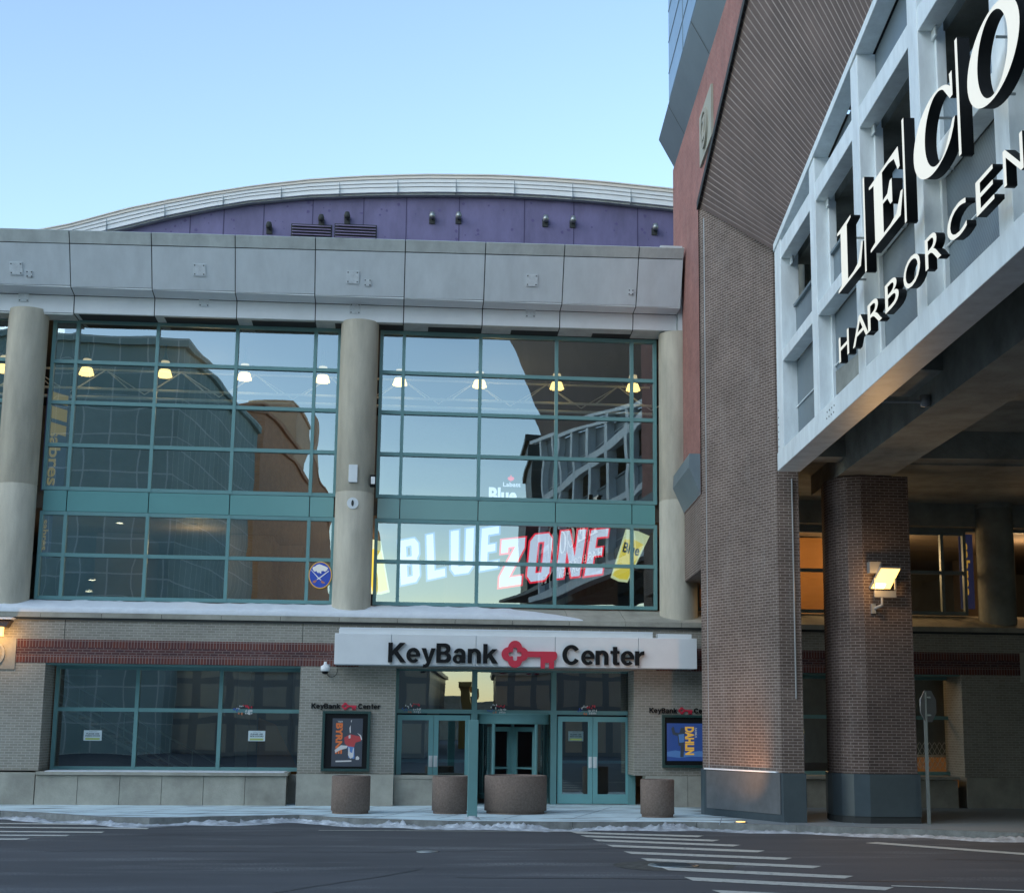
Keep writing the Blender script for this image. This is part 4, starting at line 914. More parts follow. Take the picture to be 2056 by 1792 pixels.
vtext('JOSH', 'poster_white', sh, c0, W_, H_, Yp, .14, .34, .05, .085, .02)
pmark([[(.40, .40), (.60, .33), (.80, .36), (.97, .38), (.95, .47), (.78, .50), (.72, .62), (.52, .58), (.42, .52)]], 'poster_red', sh, c0, W_, H_, Yp)
pmark([[(.10, .66), (.30, .56), (.52, .57), (.50, .62), (.28, .66), (.12, .72)]], 'poster_white', sh, c0, W_, H_, Yp-.003)
pmark([[(.52, .58), (.74, .60), (.76, .84), (.56, .82)]], 'poster_skyb', sh, c0, W_, H_, Yp-.001)
pmark([[(.55, .60), (.58, .60), (.60, .70), (.68, .72), (.70, .62), (.73, .62), (.72, .80), (.62, .84), (.54, .76)]], 'poster_white', sh, c0, W_, H_, Yp-.003)
for q_ in ([(.60, .05), (.64, .03), (.62, .09)], [(.82, .30), (.95, .35), (.99, .44), (.96, .45), (.92, .37)], [(.56, .20), (.60, .14), (.61, .30), (.58, .31)], [(.54, .36), (.60, .34), (.61, .41), (.55, .42)]): pmark([q_], 'poster_white', sh, c0, W_, H_, Yp-.006)
pmark([[(.80, .80), (.86, .78), (.92, .82), (.90, .86), (.80, .86)]], 'poster_white', sh, c0, W_, H_, Yp)
pmark([[(.14, .88), (.66, .87), (.66, .90), (.14, .91)]], 'poster_white', sh, c0, W_, H_, Yp)
t, sh, c0, W_, H_, Yp = poster(1330, 1434, 1432, 1541, 1339, 1451, 1422, 1527, 'dark framed blue poster of a goalkeeper with yellow lettering turned sideways', 'poster_blue', '', '', 0, 0)
vtext('DAHLIN', 'poster_gold', sh, c0, W_, H_, Yp, .44, .66, .09, .84)
vtext('RASMUS', 'poster_white', sh, c0, W_, H_, Yp, .68, .73, .12, .38, .01)
pmark([[(.10, .14), (.16, .08), (.20, .24), (.30, .26), (.34, .12), (.42, .12), (.45, .26), (.42, .52), (.40, .90), (.32, .90), (.33, .60), (.28, .60), (.26, .34), (.14, .30)]], 'poster_dark', sh, c0, W_, H_, Yp)
pmark([[(.28, .30), (.42, .28), (.42, .50), (.30, .52)]], 'poster_skyb', sh, c0, W_, H_, Yp-.003)
pmark([[(.0, .76), (.2, .72), (.5, .78), (.8, .73), (1, .78), (1, .9), (.6, .88), (.3, .92), (0, .88)]], 'poster_skyb', sh, c0, W_, H_, Yp+.001)
# notices taped inside the glass
def notice(x0, y0, x1, y1, l2, label):
    Y = GY-.012; a, b = oY(x0, y0, Y), oY(x1, y1, Y); w_, h_ = b.x-a.x, a.z-b.z
    t = thing('notice', label, 'paper notice', (a.x, Y, b.z), 'notices on the glass')
    MB().box(a.x, b.x, Y-.02, Y-.015, b.z, a.z).build('sheet', 'paper', t)
    text('PLEASE USE', 'lettering', FR(a.x, Y-.022, b.z), ['ink'], (.14*w_, .86*w_, .60*h_, .74*h_), .003, .03, t)
    text(l2, 'lettering', FR(a.x, Y-.022, b.z), ['ink'], (.10*w_, .90*w_, .40*h_, .54*h_), .003, .03, t)
    text('KeyBank Center', 'lettering', FR(a.x, Y-.022, b.z), ['ink'], (.28*w_, .74*w_, .84*h_, .90*h_), .003, .01, t)
    MB().box(a.x+.1*w_, b.x-.1*w_, Y-.024, Y-.0205, b.z+.08*h_, b.z+.26*h_).build('green_bar', 'green', t)
notice(169, 1465, 204, 1486, 'INSIDE DOORS', 'white notice with green bar in the left pane of the display window')
notice(499, 1466, 532, 1487, 'SIDE DOORS', 'white notice with green bar in the right pane of the display window')
notice(1141, 1467, 1171, 1487, 'SIDE DOORS', 'white notice with green bar on the glass of the right-hand double door')
# event stickers
def sticker(x, y, label):
    Y = GY-.13; p = oY(x, y, Y); t = thing('window_sticker', label, 'sticker', tuple(p), 'event stickers on the glass'); u = .0137; rn = random.Random(int(x)); k = 0
    def shards(cx, cy_, rx, ry, n, mt, nm):
        nonlocal k
        L = []
        for i in range(n):
            a0 = cx+rx*(2*(i+.5)/n-1)+rn.uniform(-1, 1); b0 = cy_+ry*rn.uniform(-.8, .8); w_ = rx/n*.8; h_ = rn.uniform(1.2, 3.2)
            L.append([(a0-w_, b0-h_*.6), (a0+w_*.7, b0-h_), (a0+w_, b0+h_*.5), (a0, b0+h_), (a0-w_*.8, b0+h_*.4)])
        k += 1; poly([[(q[0]*u, q[1]*u) for q in l] for l in L], nm, FR(p.x, Y-.003*k, p.z), [mt], .002, t)
    shards(-13, -2, 6, 5, 4, 'st_blue', 'blue_print'); shards(-5, 5, 7, 5, 5, 'st_white', 'white_print'); shards(9, 6, 9, 3.5, 5, 'st_red', 'red_print'); shards(-4, -8, 4, 1.5, 2, 'st_orange', 'orange_print'); shards(12, -2, 8, 1, 6, 'st_white', 'white_print'); shards(12, -7, 7, .6, 5, 'st_white', 'white_print')
sticker(487, 1424, 'red, white and blue sticker across the crossbar of the display window')
sticker(826, 1421, 'red, white and blue sticker in the transom above the left doors')
sticker(997, 1422, 'red, white and blue sticker in the transom above the revolving door')
sticker(1178, 1424, 'red, white and blue sticker in the transom above the right-hand doors')

# ================================================================ things on the pavement
def planter(x, y, rad, hgt, label):
    p = oZ(x, y, SWZ); p.y += rad; t = thing('concrete_planter', label, 'planter', (p.x, p.y, SWZ), 'round exposed-aggregate planters along the pavement')
    MB().lathe([(rad*.93, 0), (rad*.93, .06), (rad, .07), (rad, hgt-.02), (rad-.02, hgt), (rad-.09, hgt), (rad-.09, hgt-.12)], tuple(t.location), 40).build('tub', 'agg', t)
    MB().lathe([(rad-.09, hgt-.13), (rad*.4, hgt-.05), (0, hgt-.03)], tuple(t.location), 24).build('snow', 'snow', t)
planter(1326, 1641, .40, 0.87, 'round brown aggregate planter standing alone beside the right-hand double doors')
planter(1040, 1635, .76, .90, 'widest brown aggregate planter in front of the revolving door')
planter(904, 1634, .43, .88, 'brown aggregate planter in front of the left entrance doors')
planter(702, 1634, .46, .88, 'brown aggregate planter in front of the dark player poster')
q = oY(790, 1600, 39.3); q2 = oY(938, 1600, 39.3)
t = thing('low_wall', 'low stone wall with coping in front of the left entrance doors', 'wall', (q.x, 39.3, SWZ))
MB().box(q.x, q2.x, 39.3, 39.6, SWZ, .84).build('body', 'stone', t); MB().box(q.x-.03, q2.x+.03, 39.27, 39.63, .842, .93).build('coping', 'stone', t)
p = oZ(948, 1644, SWZ); t = thing('steel_post', 'tall teal painted steel post at the kerb before the entrance doors', 'post', tuple(p))
m = MB(); m.box(p.x-.11, p.x+.11, p.y, p.y+.16, SWZ, 2.36); m.build('shaft', 'teal', t, bevel=.01); MB().lathe([(.20, 0), (.16, .03), (.12, .06), (.11, .08)], (p.x, p.y+.08, SWZ), 16).build('snow_heap', 'dirty_snow', t)
p = oZ(1866, 1655, SWZ); t = thing('stop_sign', 'octagonal road sign seen from behind on a thin steel pole', 'road sign', tuple(p))
hz = oY(1862, 1384, p.y).z
MB().box(p.x-.04, p.x+.03, p.y-.02, p.y+.02, SWZ, hz-.05).build('pole', 'rail', t)
sa = Vector((math.cos(R(40)), math.sin(R(40)), 0)); rr = .38
zc = oY(1872, 1417, p.y).z; cc = Vector((p.x+.10, p.y+.08, zc))
poly([[(rr*math.cos(R(22.5+45*i)), rr*math.sin(R(22.5+45*i))) for i in range(8)]], 'sign_plate', frame(cc, sa, (0, 0, 1), (sa.y, -sa.x, 0)), ['lamp_grey', 'lamp_grey'], .012, t)
MB().obox(cc+Vector((-.06, -.08, -.22)), (.1, 0, 0), (0, .04, 0), (0, 0, .04)).obox(cc+Vector((-.06, -.08, .18)), (.1, 0, 0), (0, .04, 0), (0, 0, .04)).build('bracket', 'rail', t)
# dome camera and pipe
p = oY(653, 1343, WY-.25); t = thing('security_camera', 'white dome camera on the brick beside the sign box with a loop of cable', 'camera', tuple(p))
MB().lathe([(0, -.13), (.07, -.11), (.09, -.05)], tuple(p), 16).build('dome', 'black', t); MB().lathe([(.095, -.05), (.12, -.03), (.12, .08), (.05, .12), (.03, .2)], tuple(p), 16).build('housing', 'white_metal', t)
MB().tube((p.x, p.y, p.z+.12), (p.x+.1, WY, p.z+.12), .02).build('arm', 'white_metal', t)
m = MB(); pr = None
for i in range(9):
    a = R(20-200*i/8); qv = Vector((p.x+.16+.15*math.cos(a), WY-.02, p.z-.02+.17*math.sin(a)))
    if pr: m.tube(pr, qv, .008, 6)
    pr = qv
m.build('cable', 'joint', t)
# junction box, camera and emblem on the middle column
def colpt(x, y, cx=-1.23): return oY(x, y, 39.27)
p = colpt(709, 951); t = thing('junction_box', 'pale blue-grey metal box on the middle concrete column', 'box', tuple(p)); MB().box(p.x-.12, p.x+.12, p.y-.1, p.y+.06, p.z-.24, p.z+.24).build('body', 'panel2', t, bevel=.01)
MB().tube((p.x+.02, p.y, p.z-.24), (p.x+.3, p.y+.1, p.z-.62), .012).build('cable', 'joint', t)
p = oY(748, 966, 39.4); t = thing('security_camera', 'dark camera with white cap on the right side of the middle column', 'camera', tuple(p))
MB().box(p.x-.07, p.x+.09, p.y-.16, p.y+.1, p.z-.15, p.z+.16).build('housing', 'black', t, bevel=.02); MB().box(p.x-.04, p.x+.07, p.y-.18, p.y-.162, p.z-.10, p.z+.10).build('cover', 'white_metal', t, bevel=.01)
p = colpt(708, 1010); t = thing('round_plaque', 'round pale disc with a dark slot on the middle column', 'plaque', tuple(p))
poly([ell(0, 0, .155, .155)], 'disc', FR(p.x, 39.25, p.z), ['panel2'], .03, t); poly([ell(0, 0, .035, .085)], 'slot', FR(p.x, 39.23, p.z), ['joint'], .012, t)
# floodlight on the brick pier
p = oY(1778, 1162, 32.45); t = thing('floodlight', 'bright amber floodlight tilted on the brick pier under the parking deck', 'floodlight', tuple(p))
ax = Vector((1, 0, 0)); tl = Vector((.22, -.28, .55)).normalized(); nn_ = ax.cross(tl).normalized(); nn_ = nn_ if nn_.y < 0 else -nn_
o_ = p-ax*.24-tl*.27; m = MB().obox(o_-nn_*.10, ax*.48, tl*.56, nn_*.095); m.build('housing', 'lamp_grey', t)
MB().obox(o_-nn_*.004+ax*.02+tl*.02, ax*.44, tl*.52, nn_*.01).build('lit_glass', 'flood_on', t)
MB().obox(o_+nn_*.008+ax*.06+tl*.03, ax*.24, tl*.12, nn_*.006).build('bulb', 'flood_core', t)
m = MB(); m.box(p.x-.28, p.x-.25, p.y-.05, p.y+.0, p.z-.25, p.z+.02); m.box(p.x+.20, p.x+.23, p.y-.05, p.y+.0, p.z-.25, p.z+.02); m.box(p.x-.28, p.x+.23, p.y-.03, p.y+.02, p.z-.42, p.z-.27); m.tube((p.x-.1, p.y, p.z-.42), (p.x-.1, p.y, p.z-.6), .03); m.tube((p.x-.1, p.y, p.z-.6), (p.x-.25, 32.66, p.z-.68), .035); m.box(p.x-.30, p.x-.20, 32.6, 32.66, p.z-.78, p.z-.56)
m.build('bracket', 'lamp_grey', t); MB().box(p.x-.36, p.x-.08, p.y+.02, 32.66, p.z+.14, p.z+.40).build('ballast_box', 'lamp_grey', t)
ld = bpy.data.lights.new('floodlight_beam', 'SPOT'); ld.energy = 75; ld.color = (1, .58, .22); ld.spot_size = R(150); ld.spot_blend = .8; ld.shadow_soft_size = .15
lo_ = bpy.data.objects.new('floodlight_beam', ld); COL.objects.link(lo_); lo_.parent = t; lo_.location = nn_*.12; lo_.rotation_euler = (-nn_).to_track_quat('Z', 'Y').to_euler(); lo_.rotation_euler = nn_.to_track_quat('-Z', 'Y').to_euler()
pd = bpy.data.lights.new('floodlight_spill', 'POINT'); pd.energy = 7; pd.color = (1, .55, .2); pd.shadow_soft_size = .1; po_ = bpy.data.objects.new('floodlight_spill', pd); COL.objects.link(po_); po_.parent = t; po_.location = (-.3, -.32, -.1)
# wall light at the left edge
p = oY(6, 1262, 38.8); t = thing('wall_light', 'dark wall light topped with snow and glowing amber at the left edge', 'wall light', tuple(p))
MB().obox((p.x-.3, p.y-.1, p.z+.05), (.38, 0, 0), (0, .4, 0), (.10, .1, .18)).build('housing', mat('lamp_brown', (.07, .04, .03), .5), t)
MB().obox((p.x-.2, p.y-.08, p.z+.25), (.4, 0, 0), (0, .3, 0), (.05, 0, .05)).build('snow_cap', 'snow', t)
MB().box(p.x-.30, p.x+.0, p.y-.08, p.y+.1, p.z-.18, p.z+.05).build('lit_glass', 'flood_on', t)
pd = bpy.data.lights.new('wall_light_glow', 'POINT'); pd.energy = 7; pd.color = (1, .55, .2); pd.shadow_soft_size = .1; po_ = bpy.data.objects.new('wall_light_glow', pd); COL.objects.link(po_); po_.parent = t; po_.location = (.0, -.2, -.25)
# in-ground uplight before the big pier
p = oZ(1487, 1651, SWZ); t = thing('ground_uplight', 'round amber uplight set in the pavement at the foot of the big brick pier', 'ground light', tuple(p))
MB().lathe([(.15, 0), (.15, .02), (.12, .025)], tuple(p), 24).build('rim', 'rail', t); MB().lathe([(.12, .012), (.10, .03), (0, .04)], tuple(p), 24).build('lens', 'flood_on', t)
ld = bpy.data.lights.new('uplight_beam', 'SPOT'); ld.energy = 120; ld.color = (1, .46, .18); ld.spot_size = R(84); ld.spot_blend = 1; ld.shadow_soft_size = .06
lo_ = bpy.data.objects.new('uplight_beam', ld); COL.objects.link(lo_); lo_.parent = t; lo_.location = (0, 0, .06); lo_.rotation_euler = Vector((.03, .95, 1)).to_track_quat('-Z', 'Y').to_euler()

# ================================================================ inside the upper hall
LP = [(8, 738), (174, 744), (331, 748), (491, 754), (648, 759), (803, 765), (963, 769), (1118, 773), (1271, 776)]
proto = None
lab = ['leftmost, just beside the left column', 'left bay, second mullion', 'left bay, middle of the reflected roof', 'left bay, right of centre', 'left bay, beside the middle column', 'right bay, beside the middle column', 'right bay, second from the middle column', 'right bay, third from the middle column', 'right bay, nearest the brick tower']
for i, (x, y) in enumerate(LP):
    p = oY(x, y, 42.6)
    if proto is None:
        t = thing('pendant_lamp', '', 'pendant lamp', tuple(p), 'glowing pendant lamps hanging inside the upper glazing')
        MB().lathe([(.20, -.13), (.22, -.12), (.16, .06), (.15, .08)], tuple(p), 20).build('shade', 'lamp_on', t)
        MB().lathe([(.19, -.125), (0, -.11)], tuple(p), 20).build('diffuser', 'lamp_on', t)
        MB().lathe([(.15, .082), (.16, .12), (.10, .16), (.06, .22)], tuple(p), 20).build('collar', 'lamp_grey', t)
        MB().lathe([(.11, .24), (.13, .26), (.12, .34), (.10, .35)], tuple(p), 20).build('upper_glow', 'lamp_dim', t)
        MB().lathe([(.12, .352), (.07, .45), (.03, .60), (.02, .95)], tuple(p), 16).build('cap', 'lamp_grey', t)
        MB().tube(p+Vector((.12, 0, -.2)), p+Vector((.42, 0, .12)), .008, 6).tube(p+Vector((-.12, 0, -.2)), p+Vector((-.35, 0, .1)), .008, 6).build('stay', 'lamp_grey', t)
        proto = t
    else:
        t = proto.copy(); COL.objects.link(t); t.location = p
        for ch in list(proto.children): c_ = ch.copy(); COL.objects.link(c_); c_.parent = t
    t['label'] = 'glowing pendant lamp inside the glass, '+lab[i]

p = oY(640, 705, 43.2); t = thing('roof_truss', 'long pale steel truss behind the top row of glass panes', 'truss', (-3, 43.2, 12)); m = MB()
zt_, zm, zb_ = 12.55, 12.05, 11.62
for z, r_, yy_ in ((zt_, .035, 43.3), (11.9, .04, 43.0), (zb_, .045, 42.9)): m.tube((-13.8, yy_, z), (7.6, yy_, z), r_, 6)
for i in range(11):
    x = -13.2+2.2*i; m.tube((x, 43.3, zt_), (x+.75, 43.0, 11.9), .02, 6); m.tube((x, 43.3, zt_), (x-.75, 43.0, 11.9), .02, 6); m.tube((x, 43.3, zt_), (x+1.1, 43.6, 11.9), .016, 6); m.tube((x, 43.3, zt_), (x-1.1, 43.6, 11.9), .016, 6)
m.build('truss_bars', 'white', t)
# hanging vertical banners
def banner(x0, y0, x1, y1, Y, label, stripes, words, rd_=False):
    a, b = oY(x0, y0, Y), oY(x1, y1, Y); t = thing('banner', label, 'banner', (a.x, Y, b.z)); w_, h_ = b.x-a.x, a.z-b.z
    MB().box(a.x, b.x, Y, Y+.02, b.z, a.z).build('cloth', emis('banner_blue', (.03, .04, .12), .25), t)
    for k, (u0, u1, v0, v1) in enumerate(stripes):
        poly([[(u0*w_, v0*h_), (u1*w_, (v0-.05)*h_), (u1*w_, (v1-.05)*h_), (u0*w_, v1*h_)]], 'stripe', FR(a.x, Y-.012, b.z), ['sticker_gold'], .01, t)
    f = frame((a.x+.25*w_, Y-.012, a.z-(.4 if stripes else .12)*h_), (0, 0, -1), (1, 0, 0), (0, -1, 0))
    text(words, 'lettering', f, ['sticker_gold'], (0, (.55 if stripes else .7)*h_, 0, .5*w_), .008, .02, t)
banner(96, 780, 127, 985, 41.2, 'navy banner with orange bars hanging behind the left edge of the upper left bay', [(.1, .95, .98, .88), (.1, .95, .84, .72), (.1, .95, .68, .58)], 'sabres')
banner(80, 1032, 100, 1120, 41.3, 'navy banner with orange writing behind the lower left corner pane', [], 'sabres')
banner(1924, 1072, 1958, 1222, 41.2, 'violet banner with orange writing in the dim window behind the steel pole', [], 'sabres')
# warm light in the far lower rooms
m = None
for (x, y, lb) in ((240, 1050, 'left one in the lower left bay'), (389, 1052, 'right one in the lower left bay'), (185, 1164, 'low one by the left banner'), (178, 1187, 'lowest one by the left banner'), (1633, 1079, 'one between the two brick piers'), (1862, 1081, 'one right of the second brick pier')):
    p = oY(x, y, 43.0); t = thing('ceiling_light', 'small bright recessed ceiling light seen through glass, '+lb, 'ceiling light', tuple(p), 'recessed lights behind the glass')
    MB().lathe([(.10, 0), (.10, .03), (.08, .05)], tuple(p), 14).build('rim', 'white', t); MB().lathe([(.08, .02), (0, .02)], tuple(p), 14).build('lens', 'down_on', t)
MB().box(13.5, 14.3, 43.2, 44, 5.31, 7.9).build('interior_column', mat('cream', (.45, .38, .22), .7), ar)
MB().box(9.0, 12.8, 42.6, 42.8, 5.31, 7.9).build('interior_partition', mat('amber_wall', (.42, .20, .06), .8), ar)
for nm, loc, e_ in (('room_light', (10.8, 41.2, 7.2), 45), ('room_light', (14.2, 42.2, 7.2), 90), ('room_light', (-6, 44, 7.3), 30), ('room_light', (-1, 45, 7.0), 16), ('room_light', (12.5, 42.5, 4.2), 40), ('room_light', (-6.5, 44, 4.2), 10), ('room_light', (19, 42.5, 7.2), 40), ('hall_light', (-6, 44.5, 12), 40), ('hall_light', (3, 44.5, 12), 40)):
    ld = bpy.data.lights.new(nm, 'POINT'); ld.energy = e_; ld.color = (1, .62, .30); ld.shadow_soft_size = .4; lo_ = bpy.data.objects.new(nm, ld); COL.objects.link(lo_); lo_.location = loc

# ---------------------------------------------------------------- lit BLUE ZONE sign behind the lower right bay
LY = 40.75
def C6(x, y): return (652.7+x*.35275, 942.8+y*.35275)
zs = thing('lit_sign', 'large glowing BLUE ZONE letters behind the lower right glazed bay', 'sign', (3, LY, 6))
G = {'B': [[(0, 0), (.80, 0), (1, .13), (1, .42), (.88, .52), (1, .62), (1, .87), (.80, 1), (0, 1)], [(.36, .15), (.36, .42), (.64, .42), (.64, .15)], [(.36, .60), (.36, .85), (.64, .85), (.64, .60)]],
     'L': [[(0, 0), (1, 0), (1, .17), (.40, .17), (.40, 1), (0, 1)]],
     'U': [[(.18, 0), (.82, 0), (1, .13), (1, 1), (.66, 1), (.66, .17), (.34, .17), (.34, 1), (0, 1), (0, .13)]],
     'E': [[(0, 0), (1, 0), (1, .17), (.38, .17), (.38, .42), (.82, .42), (.82, .59), (.38, .59), (.38, .83), (1, .83), (1, 1), (0, 1)]],
     'Z': [[(0, 0), (1, 0), (1, .18), (.42, .18), (1, .78), (1, 1), (0, 1), (0, .72), (.30, .72), (.30, .83), (.60, .83), (0, .22)]],
     'O': [[(.2, 0), (.8, 0), (1, .13), (1, .87), (.8, 1), (.2, 1), (0, .87), (0, .13)], [(.36, .17), (.36, .83), (.64, .83), (.64, .17)]],
     'N': [[(0, 0), (.32, 0), (.32, .58), (.66, 0), (1, 0), (1, 1), (.68, 1), (.68, .42), (.34, 1), (0, 1)]]}
def skew(ch, bl, br, tl, tr, col_, name='letter'):
    f = FR(0, LY, 0); P = [oY(*C6(*q), LY) for q in (bl, br, tl, tr)]
    def mp2(u, v):
        a = P[0].lerp(P[1], u); b = P[2].lerp(P[3], u); c_ = a.lerp(b, v); return (c_.x, c_.z)
    lp = [[mp2(u, v) for u, v in l] for l in G[ch]]
    t = poly(lp, name, f, ['led_white'], .03, zs); t['label'] = 'letter '+ch
    k = poly(lp, 'outline', FR(0, LY+.05, 0), [col_], .02, t, offset=.05)
bl_, rd_ = 'led_blue', 'led_red'
skew('B', (432, 655), (540, 632), (418, 405), (530, 385), bl_)
skew('L', (584, 625), (684, 603), (577, 372), (672, 352), bl_)
skew('U', (716, 598), (838, 582), (716, 350), (848, 330), bl_)
skew('E', (882, 575), (984, 556), (893, 335), (990, 320), bl_)
skew('Z', (990, 668), (1116, 650), (1006, 400), (1140, 385), rd_)
skew('O', (1146, 640), (1272, 622), (1172, 372), (1298, 358), rd_)
skew('N', (1312, 618), (1448, 603), (1345, 350), (1488, 338), rd_)
skew('E', (1476, 604), (1576, 590), (1516, 344), (1614, 334), rd_)
def glassbeer(tl, tr, br, bl, name, label, words, cx, cyy):
    P = [oY(*C6(*q), LY) for q in (tl, tr, br, bl)]; t = thing('lit_sign', label, 'sign', tuple(P[3]))
    def mp2(u, v): a = P[3].lerp(P[2], u); b = P[0].lerp(P[1], u); c_ = a.lerp(b, v); return (c_.x, c_.z)
    poly([[mp2(0, 0), mp2(.5, -.03), mp2(1, 0), mp2(1, 1), mp2(.5, 1.03), mp2(0, 1)]], 'glass_shape', FR(0, LY+.03, 0), ['led_cream'], .02, t)
    b_ = poly([[mp2(.08, .05), mp2(.5, .02), mp2(.92, .05), mp2(.92, .80), mp2(.5, .84), mp2(.08, .80)]], 'beer', FR(0, LY, 0), ['led_yellow'], .02, t)
    if words:
        o_ = oY(*C6(*cx), LY); e_ = oY(*C6(*cyy), LY); xd = (e_-o_); wl = xd.length
        text(words, 'lettering', frame((o_.x, LY-.03, o_.z), xd, Vector((-xd.z, 0, xd.x)), (0, -1, 0)), ['ink'], (0, wl, 0, .30), .01, .025, t)
glassbeer((1712, 337), (1848, 376), (1722, 640), (1626, 612), 'r', 'glowing tall glass of beer with dark lettering right of the BLUE ZONE letters', 'Blue', (1690, 468), (1782, 492))
glassbeer((215, 400), (318, 405), (368, 695), (262, 705), 'l', 'glowing tall glass of beer half hidden by the middle column', '', None, None)
a = oY(*C6(932, 160), LY); b = oY(*C6(1092, 100), LY)
t = thing('lit_sign', 'small white Labatt Blue logo with red maple leaf low in the upper right bay', 'sign', (a.x, LY, a.z))
text('Blue', 'lettering', FR(a.x, LY, a.z-.15), ['led_white'], (0, b.x-a.x, 0, .46), .02, .04, t)
text('Labatt', 'lettering', FR(a.x+.40, LY, a.z+.34), ['led_white'], (0, .5, 0, .12), .02, .01, t)
lf = [(0, -.5), (.06, -.5), (.05, -.25), (.40, -.3), (.34, -.18), (.6, .08), (.46, .12), (.5, .3), (.3, .25), (.2, .4), (.18, .1), (.1, .5), (0, .7)]
lf = lf+[(-x, y) for x, y in lf[::-1][1:]]
poly([[(x*.17, y*.17) for x, y in lf]], 'maple_leaf', FR(a.x+.62, LY-.03, a.z+.56), ['led_red'], .02, t)

# round team crest in the lower left bay
q = oY(643, 1154, GY-.14); t = thing('team_crest', 'round blue crest with white bison over two crossed swords, ringed in gold', 'crest', tuple(q)); f = lambda d: FR(q.x, q.y-d, q.z)
k = .0137/1.378*1.0
poly([ell(0, 0, .315, .37)], 'gold_ring', f(0), ['sticker_gold'], .006, t); poly([ell(0, 0, .29, .345)], 'blue_disc', f(.006), ['sticker_blue'], .006, t)
def U(L): return [((x-655)*.000725, (865-y)*.000725) for x, y in L]
poly([U([(355, 600), (400, 550), (450, 545), (520, 480), (620, 455), (740, 500), (830, 530), (930, 580), (940, 620), (900, 640), (920, 700), (880, 700), (850, 660), (860, 740), (820, 730), (760, 700), (680, 720), (700, 790), (640, 800), (600, 740), (590, 790), (540, 770), (500, 700), (470, 740), (430, 735), (380, 680)])], 'bison', f(.012), ['sticker_white'], .006, t)
poly([U([(300, 650), (330, 690), (600, 960), (620, 985), (700, 1045), (680, 1060), (590, 1000), (320, 700)])], 'sword', f(.010), ['sticker_white'], .006, t)
poly([U([(990, 680), (960, 730), (650, 985), (545, 1045), (530, 1025), (620, 960), (930, 720)])], 'sword', f(.013), ['sticker_white'], .006, t)
for pts_ in ([(370, 1120), (440, 1070), (530, 1050), (520, 1110), (470, 1165), (400, 1160)], [(690, 1060), (760, 1090), (850, 1150), (830, 1170), (740, 1180), (690, 1130)]):
    poly([U(pts_)], 'hilt', f(.011), [emis('hilt', (.45, .2, .15), .3)], .006, t)

# ground floor interior: stair, walls
t = thing('staircase', 'dim metal staircase with several handrails behind the left display window', 'staircase', (-9, 42, .16)); m = MB()
s0, s1 = Vector((-9.4, 42.3, 3.1)), Vector((-4.3, 42.3, .4))
for dz in (0, .22, .45, .9): m.tube(s0+Vector((0, 0, dz-.5)), s1+Vector((0, 0, dz-.5)), .03 if dz else .06, 6)
for i in range(9): p = s0.lerp(s1, i/8); m.tube(p+Vector((0, 0, -.5)), p+Vector((0, 0, .4)), .018, 6)
m.tube(s0+Vector((-1.5, 0, .4)), s0+Vector((1.2, 0, .4)), .03, 6)
m.build('handrail', 'rail', t); m = MB(); 
for i in range(16): p = s0.lerp(s1, i/16); m.box(p.x, p.x+.34, 42.4, 43.8, p.z-.62, p.z-.55)
m.build('steps', 'int_grey', t)
MB().box(-9.4, 7.5, 46, 46.3, .16, 4.8).build('interior_partition', mat('navy_wall', (.035, .05, .09), .8), ar)
for x in (-4.6, -3.0, 1.0): MB().box(x, x+.35, 44.2, 44.5, .16, 4.8).build('interior_column', 'int_grey', ar)
m = MB(); m.add([(-3.9, 43.5, .16), (-2.3, 43.5, .16), (-3.4, 43.5, 2.2), (-3.9, 43.5, 2.4)], [(0, 1, 2, 3)]); m.build('orange_wedge', mat('orange_wedge', (.35, .12, .03), .8), ar)
# folding gate in the right window
gt = thing('folding_gate', 'white lattice folding gate behind the dim window beside the road sign', 'gate', (13.6, 40.6, .9)); m = MB()
a, b = oY(1838, 1543, 40.6), oY(1926, 1490, 40.6); nn__ = 9; w_ = b.x-a.x; h_ = b.z-a.z
for i in range(-3, nn__+3):
    for sgn in (1, -1):
        for k in range(8):
            x0 = a.x+w_*i/nn__+(k*w_/nn__/2.7 if sgn > 0 else (8-k)*w_/nn__/2.7-.5*0); x1 = x0+sgn*w_/nn__/2.7
            if x0 < a.x or x0 > b.x or x1 < a.x or x1 > b.x: continue
            m.tube((x0, 40.6+.01*sgn, a.z+h_*k/8), (x1, 40.6+.01*sgn, a.z+h_*(k+1)/8), .009, 4)
m.build('lattice', 'white', gt)
t = thing('orange_counter', 'orange counter behind the lattice gate in the dim window', 'counter', (14.6, 41.6, .9)); MB().box(14.2, 16.4, 41.6, 42.2, .6, 1.45).build('body', emis('orange_counter', (.45, .16, .03), .25), t); MB().box(14.15, 16.45, 41.55, 42.25, 1.45, 1.5).build('top', 'white', t)

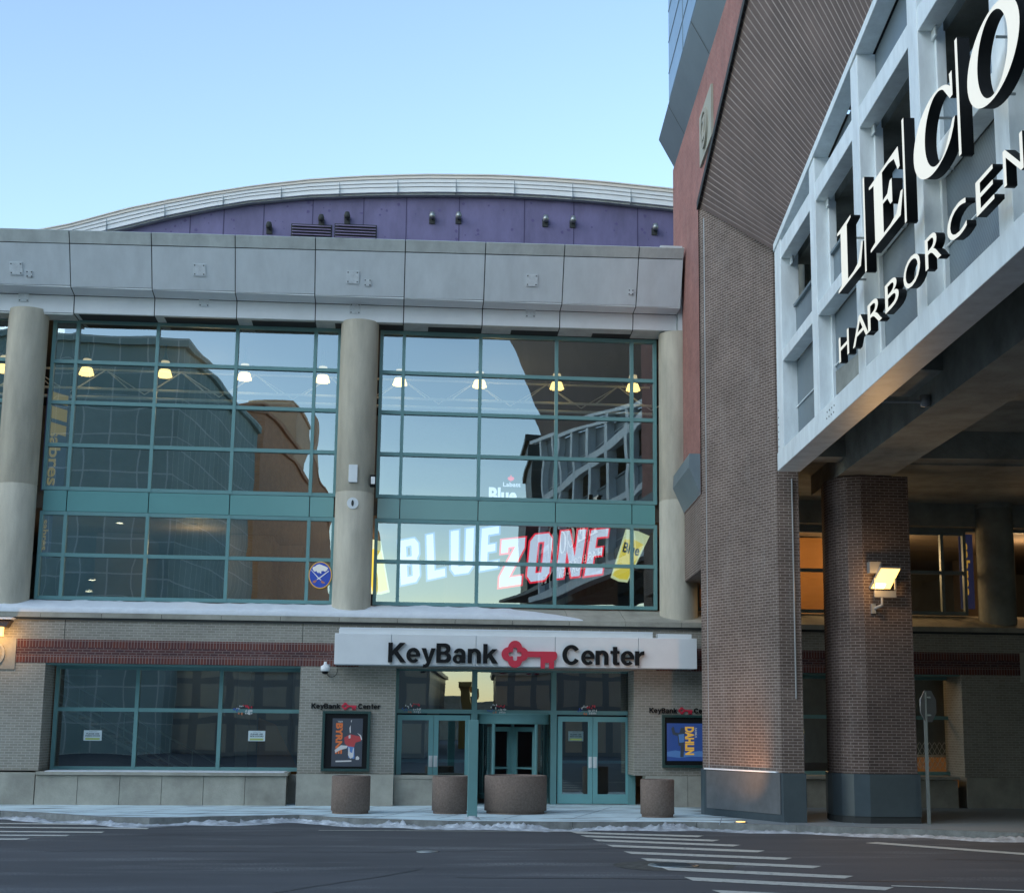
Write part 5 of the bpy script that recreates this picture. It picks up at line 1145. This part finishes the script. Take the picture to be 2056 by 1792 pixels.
# ================================================================ the street behind the camera (seen only in the glass), plus an added sun blocker
def bldmat(name, c1, c2, fr, bw, rh, ms, rough=.25, metal=.3):
    m_ = brick(name, c1, c2, fr, bw=bw, rh=rh, ms=ms, offset=0, rough=rough, var=.12, dirt=.15); m_.node_tree.nodes['Principled BSDF'].inputs['Metallic'].default_value = metal; m_.node_tree.nodes['Principled BSDF'].inputs['Specular IOR Level'].default_value = 0; return m_
MIR = 2*GY
def far(name, label, xr, xl, ytop, Yf, Yb, mt, roofmt='dark', extra=None):
    a = oY(xl, ytop, MIR-Yf); b = oY(xr, ytop, MIR-Yf); h = b.z
    t = thing(name, label, 'building', ((a.x+b.x)/2, Yf, 0))
    dx = -(Yb-Yf)*math.tan(R(3.2))
    MB().prism([(a.x, Yf), (b.x, Yf), (b.x+dx, Yb), (a.x+dx, Yb)], 0, h).build('walls', mt, t)
    MB().prism([(a.x-.3, Yf+.3), (b.x+.3, Yf+.3), (b.x+.3+dx, Yb), (a.x-.3+dx, Yb)], h, h+.6).build('roof', mt, t)
    return t
far('glass_building', 'dark green glass building reflected in the left bay', 365, -6500, 692, -16, -48, bldmat('green_glass', (.30, .42, .41), (.37, .49, .48), (.66, .74, .73), 1.9, 2.3, .06, metal=.0))
far('brick_building', 'red brick building reflected right of the glass one', 524, 466, 826, -50, -160, brick('far_brick', (.55, .24, .14), (.68, .32, .18), (.55, .4, .3), bw=.9, rh=.3, ms=.03))
far('stone_building', 'pale curved building peeping over the brick one in the glass', 592, 500, 816, -175, -200, mat('warm_stone', (.70, .45, .30), .7, var=.3, vscale=.1))
far('brick_building', 'lower pale stone building reflected in the transom windows', 856, 300, 1330, -20, -60, bldmat('street_front', (.70, .64, .54), (.60, .56, .50), (.36, .37, .37), 2.2, 2.6, .35))
far('low_building', 'plain grey block reflected above the right entrance doors', 1420, 1000, 1335, -30, -50, bldmat('street_front', (.75, .58, .44), (.50, .46, .42), (.30, .30, .30), 1.8, 2.9, .3))
far('dark_tower', 'slim dark building reflected in the right bay', 1116, 1064, 888, -40, -60, bldmat('dark_glass', (.03, .05, .06), (.05, .08, .09), (.12, .14, .14), 2, 3, .08))
far('low_building', 'long low dark block closing the far end of the street', 1500, -1200, 1420, -140, -160, 'stone')
t = thing('sun_blocker', 'unseen tall block added behind the camera to hold back the sun', 'building', (-90, -120, 0)); MB().box(-330, -90, -70, -40, 0, 62).build('walls', 'stone', t)  # box added out of view to block the sun

far('orange_building', 'slim sunlit orange facade reflected in the left transom', 944, 922, 1385, -60, -90, mat('sunlit_orange', (.95, .55, .15), .7))  # low-sun glow is put into the facade colour
